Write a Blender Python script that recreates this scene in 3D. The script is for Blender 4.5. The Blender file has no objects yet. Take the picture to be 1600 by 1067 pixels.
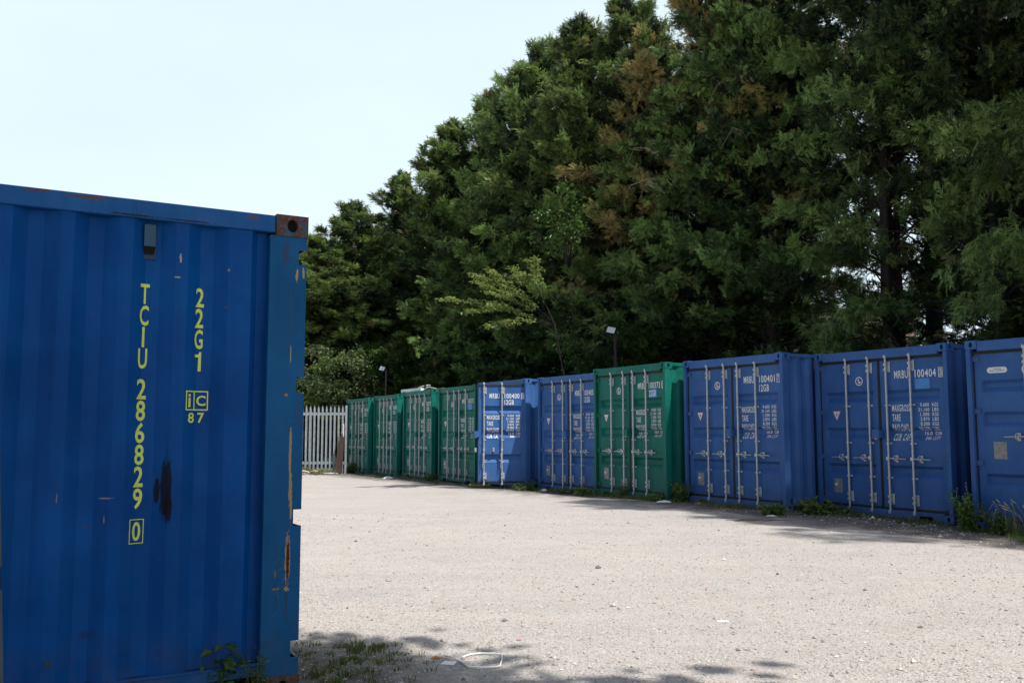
import bpy, bmesh, math, random
import numpy as np
from mathutils import Vector, Matrix

# ------------------------------------------------------------------ camera, sky, sun, exposure
scn = bpy.context.scene
COL = scn.collection
CAM_H = 1.4116
cam_d = bpy.data.cameras.new('camera')
cam = bpy.data.objects.new('camera', cam_d); COL.objects.link(cam)
cam.location = (0, 0, CAM_H)
cam.rotation_euler = (math.radians(90 + 5.442), 0, 0)
cam_d.sensor_width = 36.0
cam_d.lens = 1445.7 / 1600 * 36
cam_d.clip_start = 0.05
cam_d.clip_end = 3000
scn.camera = cam

SUN_EL = math.radians(58)
SX, SY = 0.775, -0.632                       # horizontal direction towards the sun
n_ = math.hypot(SX, SY); SX /= n_; SY /= n_
SUN = Vector((SX * math.cos(SUN_EL), SY * math.cos(SUN_EL), math.sin(SUN_EL)))
sun_d = bpy.data.lights.new('sun', 'SUN')
sun_d.energy = 4.3
sun_d.angle = math.radians(0.55)
sun_d.color = (1.0, 0.95, 0.88)
sun = bpy.data.objects.new('sun', sun_d); COL.objects.link(sun)
sun.rotation_euler = SUN.to_track_quat('Z', 'Y').to_euler()

world = bpy.data.worlds.new('World'); scn.world = world
world.use_nodes = True
wn = world.node_tree; wn.nodes.clear()
w_out = wn.nodes.new('ShaderNodeOutputWorld')
w_bg = wn.nodes.new('ShaderNodeBackground')
sky = wn.nodes.new('ShaderNodeTexSky')
sky.sky_type = 'NISHITA'; sky.sun_disc = False
sky.sun_elevation = SUN_EL
sky.sun_rotation = math.atan2(SX, SY)
sky.air_density = 1.0; sky.dust_density = 2.5; sky.ozone_density = 1.0
# thin bright summer cloud veil over the blue
w_tc = wn.nodes.new('ShaderNodeTexCoord')
w_map = wn.nodes.new('ShaderNodeMapping'); w_map.inputs['Scale'].default_value = (1.2, 1.2, 3.0)
w_no = wn.nodes.new('ShaderNodeTexNoise'); w_no.inputs['Scale'].default_value = 1.6; w_no.inputs['Detail'].default_value = 6
w_rm = wn.nodes.new('ShaderNodeMapRange')
w_rm.inputs['From Min'].default_value = 0.25; w_rm.inputs['From Max'].default_value = 0.7
w_rm.inputs['To Min'].default_value = 0.85; w_rm.inputs['To Max'].default_value = 1.0
w_mx = wn.nodes.new('ShaderNodeMix'); w_mx.data_type = 'RGBA'
w_mx.inputs['B'].default_value = (6.4, 7.6, 8.1, 1)
wn.links.new(w_tc.outputs['Generated'], w_map.inputs['Vector'])
wn.links.new(w_map.outputs['Vector'], w_no.inputs['Vector'])
wn.links.new(w_no.outputs['Fac'], w_rm.inputs['Value'])
# mask added to keep the veil in view; darker unseen sky cuts fill light
w_dot = wn.nodes.new('ShaderNodeVectorMath'); w_dot.operation = 'DOT_PRODUCT'; w_dot.inputs[1].default_value = Vector((-0.08, 0.93, 0.10)).normalized()
wn.links.new(w_tc.outputs['Generated'], w_dot.inputs[0])
w_m2 = wn.nodes.new('ShaderNodeMapRange'); w_m2.interpolation_type = 'SMOOTHSTEP'
w_m2.inputs['From Min'].default_value = 0.30; w_m2.inputs['From Max'].default_value = 0.78
w_m2.inputs['To Min'].default_value = 0.0; w_m2.inputs['To Max'].default_value = 1.0
wn.links.new(w_dot.outputs['Value'], w_m2.inputs['Value'])
w_mul = wn.nodes.new('ShaderNodeMath'); w_mul.operation = 'MULTIPLY'
wn.links.new(w_rm.outputs['Result'], w_mul.inputs[0]); wn.links.new(w_m2.outputs['Result'], w_mul.inputs[1])
wn.links.new(w_mul.outputs[0], w_mx.inputs['Factor'])
wn.links.new(sky.outputs['Color'], w_mx.inputs['A'])
wn.links.new(w_mx.outputs['Result'], w_bg.inputs['Color'])
w_bg.inputs['Strength'].default_value = 0.10
wn.links.new(w_bg.outputs['Background'], w_out.inputs['Surface'])

scn.view_settings.view_transform = 'Standard'
scn.view_settings.look = 'None'
scn.view_settings.exposure = 0.42
scn.view_settings.gamma = 1.0

# ------------------------------------------------------------------ helpers
def tag(o, label=None, cat=None, group=None, kind=None):
    if label: o['label'] = label
    if cat: o['category'] = cat
    if group: o['group'] = group
    if kind: o['kind'] = kind
    return o

def empty(name, loc=(0, 0, 0), rz=0.0):
    o = bpy.data.objects.new(name, None); COL.objects.link(o)
    o.location = loc; o.rotation_euler = (0, 0, rz); o.empty_display_size = 0.1
    return o

def link(name, me, parent=None, loc=(0, 0, 0), rz=0.0):
    o = bpy.data.objects.new(name, me); COL.objects.link(o)
    o.location = loc; o.rotation_euler = (0, 0, rz)
    if parent: o.parent = parent
    return o

def copy_tree(o, parent=None):
    c = o.copy(); COL.objects.link(c)
    if parent: c.parent = parent
    for ch in list(o.children): copy_tree(ch, c)
    return c

class MB:
    """collects simple shapes into one mesh"""
    def __init__(s): s.v = []; s.f = []; s.m = []
    def face(s, pts, m=0):
        b = len(s.v); s.v += [tuple(p) for p in pts]; s.f.append(tuple(range(b, b + len(pts)))); s.m.append(m)
    def box(s, x0, x1, y0, y1, z0, z1, m=0):
        b = len(s.v)
        s.v += [(x0, y0, z0), (x1, y0, z0), (x1, y1, z0), (x0, y1, z0), (x0, y0, z1), (x1, y0, z1), (x1, y1, z1), (x0, y1, z1)]
        for q in ((0, 3, 2, 1), (4, 5, 6, 7), (0, 1, 5, 4), (1, 2, 6, 5), (2, 3, 7, 6), (3, 0, 4, 7)):
            s.f.append(tuple(b + i for i in q)); s.m.append(m)
    def tube(s, pts, rad, n=8, m=0, cap=True):
        pts = [Vector(p) for p in pts]
        if not isinstance(rad, (list, tuple)): rad = [rad] * len(pts)
        b = len(s.v); prev = None
        for i, p in enumerate(pts):
            d = (pts[min(i + 1, len(pts) - 1)] - pts[max(i - 1, 0)])
            if d.length < 1e-9: d = Vector((0, 0, 1))
            d.normalize()
            if prev is None:
                a = d.cross(Vector((0, 0, 1)))
                if a.length < 1e-3: a = Vector((1, 0, 0))
            else:
                a = prev - d * prev.dot(d)
                if a.length < 1e-6: a = d.orthogonal()
            a.normalize(); prev = a; c = d.cross(a)
            for k in range(n):
                t = 2 * math.pi * k / n
                s.v.append(tuple(p + (a * math.cos(t) + c * math.sin(t)) * rad[i]))
        for i in range(len(pts) - 1):
            for k in range(n):
                k2 = (k + 1) % n
                s.f.append((b + i * n + k, b + i * n + k2, b + (i + 1) * n + k2, b + (i + 1) * n + k)); s.m.append(m)
        if cap:
            s.f.append(tuple(b + k for k in range(n))[::-1]); s.m.append(m)
            s.f.append(tuple(b + (len(pts) - 1) * n + k for k in range(n))); s.m.append(m)
    def disc(s, c, r, axis='y', n=20, m=0, th=0.002, rx=None):
        rx = rx or r; ring = []
        for k in range(n):
            t = 2 * math.pi * k / n; a, b_ = rx * math.cos(t), r * math.sin(t)
            ring.append((c[0] + a, c[1], c[2] + b_))
        s.face(ring, m)
        for k in range(n):
            p, q = ring[k], ring[(k + 1) % n]
            s.face([p, q, (q[0], q[1] + th, q[2]), (p[0], p[1] + th, p[2])], m)
    def hole_face(s, c, u, v, w, h, rx, ry, depth, m=0, mdark=1, n=16):
        """rectangle centred c spanned by unit u,v with an oval hole; normal = u x v"""
        c, u, v = Vector(c), Vector(u), Vector(v); nn = u.cross(v)
        def rect(t):
            a, b = math.cos(t), math.sin(t); k = min(w / 2 / max(abs(a), 1e-6), h / 2 / max(abs(b), 1e-6))
            return c + u * a * k + v * b * k
        angs = [2 * math.pi * k / n + math.pi / n for k in range(n)]
        angs += [math.atan2(h * sy, w * sx) % (2 * math.pi) for sx in (1, -1) for sy in (1, -1)]
        angs = sorted(set(round(a, 5) for a in angs))
        for i, a in enumerate(angs):
            b = angs[(i + 1) % len(angs)]
            ia = c + u * rx * math.cos(a) + v * ry * math.sin(a); ib = c + u * rx * math.cos(b) + v * ry * math.sin(b)
            s.face([ia, rect(a), rect(b), ib], m)
            s.face([ia, ib, ib - nn * depth, ia - nn * depth], m)
        s.face([c + u * rx * math.cos(a) + v * ry * math.sin(a) - nn * depth for a in angs], mdark)
    def build(s, name, mats, parent=None, loc=(0, 0, 0), rz=0.0, bevel=0, smooth=False, merge=False):
        me = s.mesh(name, mats, merge)
        if smooth: me.polygons.foreach_set('use_smooth', [True] * len(me.polygons))
        o = link(name, me, parent, loc, rz)
        if bevel: bev(o, bevel)
        return o
    def mesh(s, name, mats, merge=False):
        me = bpy.data.meshes.new(name)
        me.from_pydata(s.v, [], s.f)
        for m in (mats if isinstance(mats, (list, tuple)) else [mats]): me.materials.append(m)
        me.polygons.foreach_set('material_index', s.m)
        if merge:
            bm = bmesh.new(); bm.from_mesh(me); bmesh.ops.remove_doubles(bm, verts=bm.verts, dist=1e-5); bm.to_mesh(me); bm.free()
        me.update()
        return me

def bev(o, w, seg=2):
    b = o.modifiers.new('bevel', 'BEVEL'); b.width = w; b.segments = seg; b.limit_method = 'ANGLE'; b.angle_limit = math.radians(40)
    return o

# ------------------------------------------------------------------ node materials
class NT:
    def __init__(s, name):
        s.mat = bpy.data.materials.new(name); s.mat.use_nodes = True
        s.t = s.mat.node_tree; s.t.nodes.clear()
        s.out = s.t.nodes.new('ShaderNodeOutputMaterial')
    def n(s, typ, **kw):
        x = s.t.nodes.new(typ)
        for k, v in kw.items(): setattr(x, k, v)
        return x
    def l(s, a, b): s.t.links.new(a, b)
    def set(s, sock, v):
        if isinstance(v, bpy.types.NodeSocket): s.l(v, sock)
        else: sock.default_value = v
    def math(s, op, a, b=0.5, c=None, clamp=False):
        x = s.n('ShaderNodeMath', operation=op); x.use_clamp = clamp
        s.set(x.inputs[0], a); s.set(x.inputs[1], b)
        if c is not None: s.set(x.inputs[2], c)
        return x.outputs[0]
    def mix(s, f, a, b):
        x = s.n('ShaderNodeMix', data_type='RGBA'); s.set(x.inputs['Factor'], f)
        s.set(x.inputs['A'], a if isinstance(a, bpy.types.NodeSocket) else (*a, 1)[:4])
        s.set(x.inputs['B'], b if isinstance(b, bpy.types.NodeSocket) else (*b, 1)[:4])
        return x.outputs['Result']
    def noise(s, vec, scale, detail=4, rough=0.55, dist=0):
        x = s.n('ShaderNodeTexNoise'); x.inputs['Scale'].default_value = scale; x.inputs['Detail'].default_value = detail
        x.inputs['Roughness'].default_value = rough; x.inputs['Distortion'].default_value = dist
        if vec is not None: s.l(vec, x.inputs['Vector'])
        return x.outputs['Fac']
    def ramp(s, f, lo, hi, a=0.0, b=1.0):
        x = s.n('ShaderNodeMapRange'); s.set(x.inputs['Value'], f)
        x.inputs['From Min'].default_value = lo; x.inputs['From Max'].default_value = hi
        x.inputs['To Min'].default_value = a; x.inputs['To Max'].default_value = b
        return x.outputs['Result']
    def vmap(s, vec, scale=(1, 1, 1), loc=(0, 0, 0)):
        x = s.n('ShaderNodeMapping'); x.inputs['Scale'].default_value = scale; x.inputs['Location'].default_value = loc
        s.l(vec, x.inputs['Vector']); return x.outputs['Vector']
    def obj(s, rnd=False):
        tc = s.n('ShaderNodeTexCoord')
        if not rnd: return tc.outputs['Object']
        oi = s.n('ShaderNodeObjectInfo'); v = s.n('ShaderNodeVectorMath', operation='MULTIPLY_ADD')
        cb = s.n('ShaderNodeCombineXYZ'); s.l(oi.outputs['Random'], cb.inputs[0]); s.l(oi.outputs['Random'], cb.inputs[1])
        s.l(cb.outputs[0], v.inputs[0]); v.inputs[1].default_value = (37, 91, 0); s.l(tc.outputs['Object'], v.inputs[2])
        return v.outputs[0]
    def bsdf(s, color, rough=0.5, metal=0.0, spec=None, bump=None, bump_d=0.01, bump_s=1.0):
        b = s.n('ShaderNodeBsdfPrincipled')
        s.set(b.inputs['Base Color'], color if isinstance(color, bpy.types.NodeSocket) else (*color, 1)[:4])
        s.set(b.inputs['Roughness'], rough); s.set(b.inputs['Metallic'], metal)
        if spec is not None: b.inputs['Specular IOR Level'].default_value = spec
        if bump is not None:
            bp = s.n('ShaderNodeBump'); bp.inputs['Distance'].default_value = bump_d; bp.inputs['Strength'].default_value = bump_s
            s.l(bump, bp.inputs['Height']); s.l(bp.outputs['Normal'], b.inputs['Normal'])
        s.l(b.outputs['BSDF'], s.out.inputs['Surface'])
        return b

def plain(name, col, rough=0.5, metal=0.0, var=0.12, sc=8):
    t = NT(name); v = t.noise(t.obj(True), sc, 5)
    c = t.mix(t.ramp(v, 0.3, 0.7), tuple(x * (1 - var) for x in col), tuple(min(1, x * (1 + var)) for x in col))
    t.bsdf(c, rough, metal); return t.mat

def paint(name, col, fade, marks=(), rust=0.0, rough=0.42, spec=0.20, dusty=0.24):
    """sheet steel paint: faded patches, rain streaks, grime low down, chips; marks = local stains (x, z, rx, rz, colour, kind)"""
    t = NT(name); o = t.obj(False); orr = t.obj(True)
    big = t.noise(orr, 2.1, 6, 0.62); c = t.mix(t.ramp(big, 0.36, 0.64, 0, 1.0), col, fade)
    streak = t.noise(t.vmap(orr, (14, 14, 0.5)), 1.0, 4, 0.6)
    c = t.mix(t.ramp(streak, 0.50, 0.78, 0, 0.35), c, tuple(x * 0.55 for x in col))
    dust = t.noise(orr, 7, 6, 0.65)
    c = t.mix(t.ramp(dust, 0.52, 0.80, 0, dusty), c, (0.13, 0.145, 0.155))
    sep = t.n('ShaderNodeSeparateXYZ'); t.l(o, sep.inputs[0])
    low = t.ramp(sep.outputs['Z'], 0.45, 0.0, 0, 1); low.node.clamp = True
    lowm = t.math('MULTIPLY', low, t.ramp(t.noise(orr, 9, 5), 0.35, 0.65)); c = t.mix(t.math('MULTIPLY', lowm, 0.5), c, (0.10, 0.085, 0.065))
    chips = t.ramp(t.noise(orr, 22, 3, 0.7), 0.735 - rust, 0.755 - rust)
    c = t.mix(chips, c, (0.16, 0.075, 0.035))
    rgh = t.ramp(dust, 0.3, 0.8, rough, rough + 0.25)
    for (mx, mz, rx, rz, mc, kind) in marks:
        dx = t.math('DIVIDE', t.math('SUBTRACT', sep.outputs['X'], mx), rx)
        dz = t.math('DIVIDE', t.math('SUBTRACT', sep.outputs['Z'], mz), rz)
        d = t.math('SQRT', t.math('ADD', t.math('MULTIPLY', dx, dx), t.math('MULTIPLY', dz, dz)))
        if kind == 'smudge': nz = t.noise(t.vmap(o, (60, 20, 9)), 1.0, 5, 0.7); amt = 1.5; soft = 0.22; mxv = 0.93
        elif kind == 'soft': nz = t.noise(t.vmap(o, (30, 30, 14)), 1.0, 4, 0.6); amt = 1.0; soft = 0.9; mxv = 0.6
        else: nz = t.noise(t.vmap(o, (90, 30, 45)), 1.0, 5, 0.7); amt = 2.6; soft = 0.05; mxv = 1.0
        m = t.ramp(t.math('ADD', d, t.math('MULTIPLY', t.math('SUBTRACT', nz, 0.5), amt)), 1.0, 1.0 - soft, 0, mxv); m.node.clamp = True
        c = t.mix(m, c, mc)
    bmp = t.noise(t.vmap(orr, (3, 3, 1.2)), 1.0, 3)
    t.bsdf(c, rgh, 0, spec, bump=bmp, bump_d=0.012, bump_s=0.5)
    return t.mat

BLUE = paint('blue_container_paint', (0.032, 0.108, 0.305), (0.050, 0.140, 0.360))
GREEN = paint('green_container_paint', (0.001, 0.125, 0.092), (0.005, 0.160, 0.122))
marks = [(-0.070, 1.28, 0.007, 0.16, (0.42, 0.30, 0.13), 'chip'), (-0.066, 1.10, 0.009, 0.10, (0.40, 0.28, 0.12), 'chip'),
         (-0.072, 0.72, 0.014, 0.135, (0.42, 0.29, 0.12), 'chip'), (-0.071, 0.72, 0.008, 0.12, (0.075, 0.018, 0.010), 'chip2'),
         (-0.055, 2.26, 0.007, 0.035, (0.45, 0.33, 0.13), 'chip'), (-0.018, 2.28, 0.006, 0.03, (0.45, 0.33, 0.13), 'chip'),
         (-0.06, 1.0, 0.006, 0.09, (0.40, 0.28, 0.12), 'chip'), (-0.10, 1.60, 0.010, 0.008, (0.35, 0.20, 0.08), 'chip'),
         (-0.13, 0.57, 0.018, 0.006, (0.26, 0.2, 0.06), 'chip'), (-0.135, 0.645, 0.006, 0.02, (0.22, 0.16, 0.05), 'chip'),
         (-0.085, 2.0, 0.004, 0.5, (0.08, 0.055, 0.03), 'soft'), (-0.075, 0.50, 0.012, 0.12, (0.06, 0.035, 0.02), 'soft'), (-0.12, 2.38, 0.030, 0.12, (0.05, 0.045, 0.04), 'soft'), (-0.03, 1.52, 0.008, 0.12, (0.09, 0.05, 0.025), 'soft'), (-0.13, 0.6, 0.008, 0.28, (0.03, 0.07, 0.04), 'soft'),
         (-0.074, 0.565, 0.012, 0.012, (0.42, 0.30, 0.12), 'chip'), (-0.08, 1.82, 0.003, 0.05, (0.42, 0.34, 0.16), 'chip')]
TPOST = paint('weathered_blue_post_paint', (0.003, 0.090, 0.235), (0.008, 0.118, 0.295), marks, 0.01, 0.42, 0.16, 0.06)
wmarks = [(-0.702, 1.12, 0.030, 0.17, (0.006, 0.007, 0.010), 'smudge'), (-0.742, 1.10, 0.015, 0.07, (0.007, 0.009, 0.016), 'smudge'),
          (-0.69, 1.02, 0.022, 0.09, (0.005, 0.006, 0.009), 'smudge'), (-0.98, 1.075, 0.035, 0.004, (0.40, 0.24, 0.10), 'chip'),
          (-0.668, 2.30, 0.007, 0.020, (0.42, 0.42, 0.32), 'chip'), (-0.42, 2.26, 0.006, 0.006, (0.3, 0.26, 0.14), 'chip'),
          (-0.68, 2.20, 0.016, 0.004, (0.36, 0.36, 0.30), 'chip'), (-1.20, 1.08, 0.0025, 0.022, (0.30, 0.22, 0.12), 'chip'),
          (-1.04, 0.42, 0.055, 0.03, (0.02, 0.028, 0.04), 'soft'), (-0.985, 0.97, 0.003, 0.018, (0.3, 0.22, 0.10), 'chip')]
TWALL = paint('weathered_blue_wall_paint', (0.0003, 0.062, 0.255), (0.001, 0.096, 0.345), wmarks, 0.010, 0.36, 0.13, 0.05)
TRAIL = paint('rusty_blue_rail_paint', (0.006, 0.095, 0.30), (0.020, 0.130, 0.37), [(-1.35, 2.572, 0.07, 0.006, (0.13, 0.07, 0.04), 'chip'),
        (-1.12, 2.565, 0.10, 0.008, (0.15, 0.075, 0.045), 'chip'), (-0.30, 2.555, 0.035, 0.007, (0.16, 0.08, 0.05), 'chip'),
        (-0.9, 2.50, 0.12, 0.005, (0.03, 0.02, 0.015), 'chip'), (-0.65, 2.50, 0.14, 0.004, (0.03, 0.02, 0.015), 'chip')], 0.015)
t = NT('rusted_casting_steel'); oo = t.obj()
r1 = t.noise(oo, 22, 6, 0.7); c = t.mix(t.ramp(r1, 0.42, 0.52), (0.025, 0.10, 0.15), (0.11, 0.040, 0.022))
c = t.mix(t.ramp(t.noise(oo, 60, 4, 0.7), 0.55, 0.62), c, (0.20, 0.10, 0.06)); c = t.mix(t.ramp(t.noise(oo, 33, 3, 0.6), 0.66, 0.68), c, (0.32, 0.26, 0.14))
t.bsdf(c, 0.8, 0, bump=r1, bump_d=0.006); RUSTCAST = t.mat
RUST = plain('brown_rust', (0.060, 0.034, 0.027), 0.85, 0, 0.4, 14)
GALV = plain('galvanised_steel', (0.50, 0.53, 0.53), 0.42, 0.55, 0.18, 30)
PALE_STEEL = plain('dull_galvanised_pale', (0.31, 0.355, 0.385), 0.6, 0.15, 0.15, 6)
GASKET = plain('black_rubber_gasket', (0.014, 0.013, 0.012), 0.7)
DARK = plain('unlit_hollow_interior', (0.006, 0.006, 0.006), 0.9)
WHITE = plain('white_lettering_vinyl', (0.72, 0.74, 0.76), 0.5, 0, 0.08, 40)
YELLOW = plain('yellow_lettering_vinyl', (0.76, 0.88, 0.14), 0.5, 0, 0.08, 30)
RED = plain('red_sticker_edge', (0.55, 0.06, 0.06), 0.5)
NAVY = plain('navy_sticker_print', (0.03, 0.03, 0.16), 0.5)
GREYPLATE = plain('dull_aluminium_plate', (0.26, 0.26, 0.245), 0.5, 0.3, 0.25, 25)
PATCH = plain('light_blue_vinyl_patch', (0.05, 0.24, 0.58), 0.45)
WOOD = plain('weathered_grey_wood', (0.17, 0.13, 0.10), 0.85, 0, 0.35, 10)
BROWNPOLE = plain('brown_painted_pole', (0.055, 0.022, 0.018), 0.6)
LAMPGLASS = plain('frosted_lamp_glass', (0.70, 0.72, 0.72), 0.18, 0, 0.03)
YPAINT = plain('yellow_painted_steel', (0.42, 0.27, 0.03), 0.7, 0, 0.3, 20)
PLASTIC = plain('white_sun_bleached_plastic', (0.78, 0.80, 0.80), 0.45, 0, 0.06)
GREYPOST = plain('grey_painted_steel_post', (0.10, 0.125, 0.13), 0.6, 0, 0.25, 9)

def leafmat(name, dark, light, brown=(0.16, 0.085, 0.03), trans=0.25, rough=0.55, brown_on=True, pw=1.0):
    t = NT(name)
    at = t.n('ShaderNodeAttribute', attribute_name='tint'); f = at.outputs['Fac']
    oi = t.n('ShaderNodeObjectInfo')
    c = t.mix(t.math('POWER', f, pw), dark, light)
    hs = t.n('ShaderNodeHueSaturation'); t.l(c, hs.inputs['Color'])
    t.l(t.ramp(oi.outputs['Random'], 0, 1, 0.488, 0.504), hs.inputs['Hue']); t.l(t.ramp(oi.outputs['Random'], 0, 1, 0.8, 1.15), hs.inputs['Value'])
    c = hs.outputs['Color']
    if brown_on:
        ab = t.n('ShaderNodeAttribute', attribute_name='brown'); c = t.mix(t.ramp(ab.outputs['Fac'], 0, 1), c, brown)
    b = t.bsdf(c, rough, 0, 0.35)
    tr = t.n('ShaderNodeBsdfTranslucent'); t.l(c, tr.inputs['Color'])
    mx = t.n('ShaderNodeMixShader'); mx.inputs[0].default_value = trans
    t.l(b.outputs[0], mx.inputs[1]); t.l(tr.outputs[0], mx.inputs[2]); t.l(mx.outputs[0], t.out.inputs['Surface'])
    return t.mat
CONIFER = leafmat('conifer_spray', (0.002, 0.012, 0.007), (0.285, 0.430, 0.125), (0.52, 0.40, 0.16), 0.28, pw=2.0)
LEAF_BRIGHT = leafmat('fresh_yellow_green_leaf', (0.15, 0.24, 0.05), (0.36, 0.45, 0.13), trans=0.4, brown_on=False)
LEAF_MID = leafmat('glossy_mid_green_leaf', (0.025, 0.075, 0.014), (0.09, 0.19, 0.035), trans=0.3, rough=0.35, brown_on=False)
LEAF_PALE = leafmat('pale_green_leaf', (0.06, 0.12, 0.04), (0.20, 0.28, 0.12), trans=0.3, brown_on=False)
WEEDM = leafmat('weed_leaf', (0.045, 0.085, 0.018), (0.17, 0.26, 0.05), trans=0.3, brown_on=False)
GRASSM = leafmat('grass_blade', (0.07, 0.11, 0.022), (0.22, 0.27, 0.08), trans=0.35, brown_on=False)
STRAW = plain('dry_straw', (0.42, 0.34, 0.20), 0.8, 0, 0.3, 12)
BARK = plain('dark_bark', (0.040, 0.030, 0.024), 0.9, 0, 0.4, 12)
TWIG = plain('pale_dead_twig', (0.20, 0.15, 0.11), 0.9, 0, 0.3, 12)

# ------------------------------------------------------------------ ground
def gz(x, y):
    return (0.10 * np.exp(-((x - 4) ** 2 + (y - 16.8) ** 2) / (2 * 4.2 ** 2)) - 0.10 * np.exp(-((x + 7.5) ** 2 + (y - 35) ** 2) / (2 * 7.0 ** 2))
            + 0.012 * np.sin(x * 1.3 + 0.4 * y) * np.sin(y * 0.9 + 1.0) + 0.006 * np.sin(3.1 * x + y * 2.2))
g = np.concatenate([-np.geomspace(60, 900, 14)[::-1], np.linspace(-50, -14, 20), np.linspace(-13.4, 14, 150), np.linspace(15, 50, 20), np.geomspace(60, 900, 14)])
gy = np.concatenate([-np.geomspace(20, 900, 12)[::-1], np.linspace(-15, 1, 12), np.linspace(1.4, 36, 230), np.linspace(37, 60, 14), np.geomspace(70, 900, 14)])
X, Y = np.meshgrid(g, gy); Z = gz(X, Y)
nx, ny = len(g), len(gy)
verts = np.stack([X.ravel(), Y.ravel(), Z.ravel()], 1)
i, j = np.meshgrid(np.arange(nx - 1), np.arange(ny - 1)); a = (j * nx + i).ravel()
faces = np.stack([a, a + 1, a + nx + 1, a + nx], 1)
me = bpy.data.meshes.new('ground'); me.from_pydata(verts.tolist(), [], faces.tolist())
me.polygons.foreach_set('use_smooth', [True] * len(me.polygons))
t = NT('pale_crushed_gravel'); o = t.obj()
low = t.noise(o, 0.55, 5, 0.6); mid = t.noise(o, 3.2, 6, 0.7); fine = t.noise(o, 38, 5, 0.8); vf = t.noise(o, 150, 3, 0.8)
c = t.mix(t.ramp(low, 0.35, 0.65), (0.402, 0.376, 0.354), (0.466, 0.424, 0.382))
c = t.mix(t.ramp(mid, 0.35, 0.72, 0, 0.55), c, (0.51, 0.485, 0.470))
c = t.mix(t.ramp(fine, 0.50, 0.66, 0, 0.65), c, (0.21, 0.20, 0.195))
c = t.mix(t.ramp(fine, 0.46, 0.28, 0, 0.55), c, (0.62, 0.60, 0.58))
c = t.mix(t.ramp(vf, 0.53, 0.66, 0, 0.75), c, (0.17, 0.165, 0.16))
c = t.mix(t.ramp(vf, 0.44, 0.34, 0, 0.6), c, (0.66, 0.65, 0.63))
vor = t.n('ShaderNodeTexVoronoi'); vor.inputs['Scale'].default_value = 55; vor.feature = 'F1'; t.l(o, vor.inputs['Vector'])
sc = t.n('ShaderNodeSeparateColor'); t.l(vor.outputs['Color'], sc.inputs[0])
c = t.mix(t.math('MULTIPLY', t.ramp(sc.outputs[0], 0.80, 0.84), t.ramp(vor.outputs['Distance'], 0.42, 0.30)), c, (0.17, 0.165, 0.16))
c = t.mix(t.math('MULTIPLY', t.ramp(sc.outputs[1], 0.86, 0.90), t.ramp(vor.outputs['Distance'], 0.42, 0.30)), c, (0.62, 0.60, 0.57))
c = t.mix(t.math('MULTIPLY', t.ramp(sc.outputs[2], 0.90, 0.94), t.ramp(vor.outputs['Distance'], 0.40, 0.28)), c, (0.42, 0.26, 0.17))
sepg = t.n('ShaderNodeSeparateXYZ'); t.l(o, sepg.inputs[0])
along = t.math('ADD', t.math('MULTIPLY', sepg.outputs['X'], 0.80), t.math('MULTIPLY', sepg.outputs['Y'], 0.60))
trk = t.noise(t.vmap(o, (0.55, 2.4, 1.0)), 0.9, 4, 0.6, 0.6); c = t.mix(t.ramp(trk, 0.52, 0.68, 0, 0.26), c, (0.52, 0.475, 0.43)); c = t.mix(t.ramp(trk, 0.46, 0.30, 0, 0.26), c, (0.30, 0.285, 0.275))
stn = t.noise(o, 0.9, 6, 0.75); c = t.mix(t.ramp(stn, 0.62, 0.72, 0, 0.4), c, (0.27, 0.25, 0.235))
# strip of dirt, leaf litter and painted shade along the foot of the containers, and soil under the trees
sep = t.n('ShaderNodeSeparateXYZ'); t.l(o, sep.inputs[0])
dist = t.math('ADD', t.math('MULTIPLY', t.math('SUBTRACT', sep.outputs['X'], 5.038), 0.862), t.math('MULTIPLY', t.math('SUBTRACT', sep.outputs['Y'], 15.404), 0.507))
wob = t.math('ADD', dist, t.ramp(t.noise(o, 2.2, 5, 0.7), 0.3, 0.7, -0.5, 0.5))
soil_shade = t.mix(t.ramp(fine, 0.35, 0.65), (0.045, 0.039, 0.034), (0.17, 0.152, 0.135))
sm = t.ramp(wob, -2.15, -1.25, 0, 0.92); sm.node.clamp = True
c = t.mix(sm, c, soil_shade)
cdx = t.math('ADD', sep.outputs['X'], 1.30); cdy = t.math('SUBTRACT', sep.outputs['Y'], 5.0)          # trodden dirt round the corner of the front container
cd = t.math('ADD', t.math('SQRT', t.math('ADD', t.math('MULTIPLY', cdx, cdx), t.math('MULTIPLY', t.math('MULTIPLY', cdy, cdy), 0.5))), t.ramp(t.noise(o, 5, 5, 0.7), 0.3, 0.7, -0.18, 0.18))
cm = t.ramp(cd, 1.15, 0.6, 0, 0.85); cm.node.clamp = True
c = t.mix(cm, c, soil_shade)
hgt = t.math('ADD', t.math('MULTIPLY', t.ramp(vor.outputs['Distance'], 0.0, 0.6, 1, 0), 0.6), t.math('ADD', t.math('MULTIPLY', fine, 0.9), t.math('MULTIPLY', mid, 1.4)))
t.bsdf(c, 0.92, 0, 0.2, bump=hgt, bump_d=0.012, bump_s=0.9)
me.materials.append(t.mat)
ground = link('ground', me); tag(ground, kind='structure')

def add_attr(me, name, vals):
    at = me.attributes.new(name, 'FLOAT', 'FACE'); at.data.foreach_set('value', np.asarray(vals, dtype=np.float32))

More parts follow.
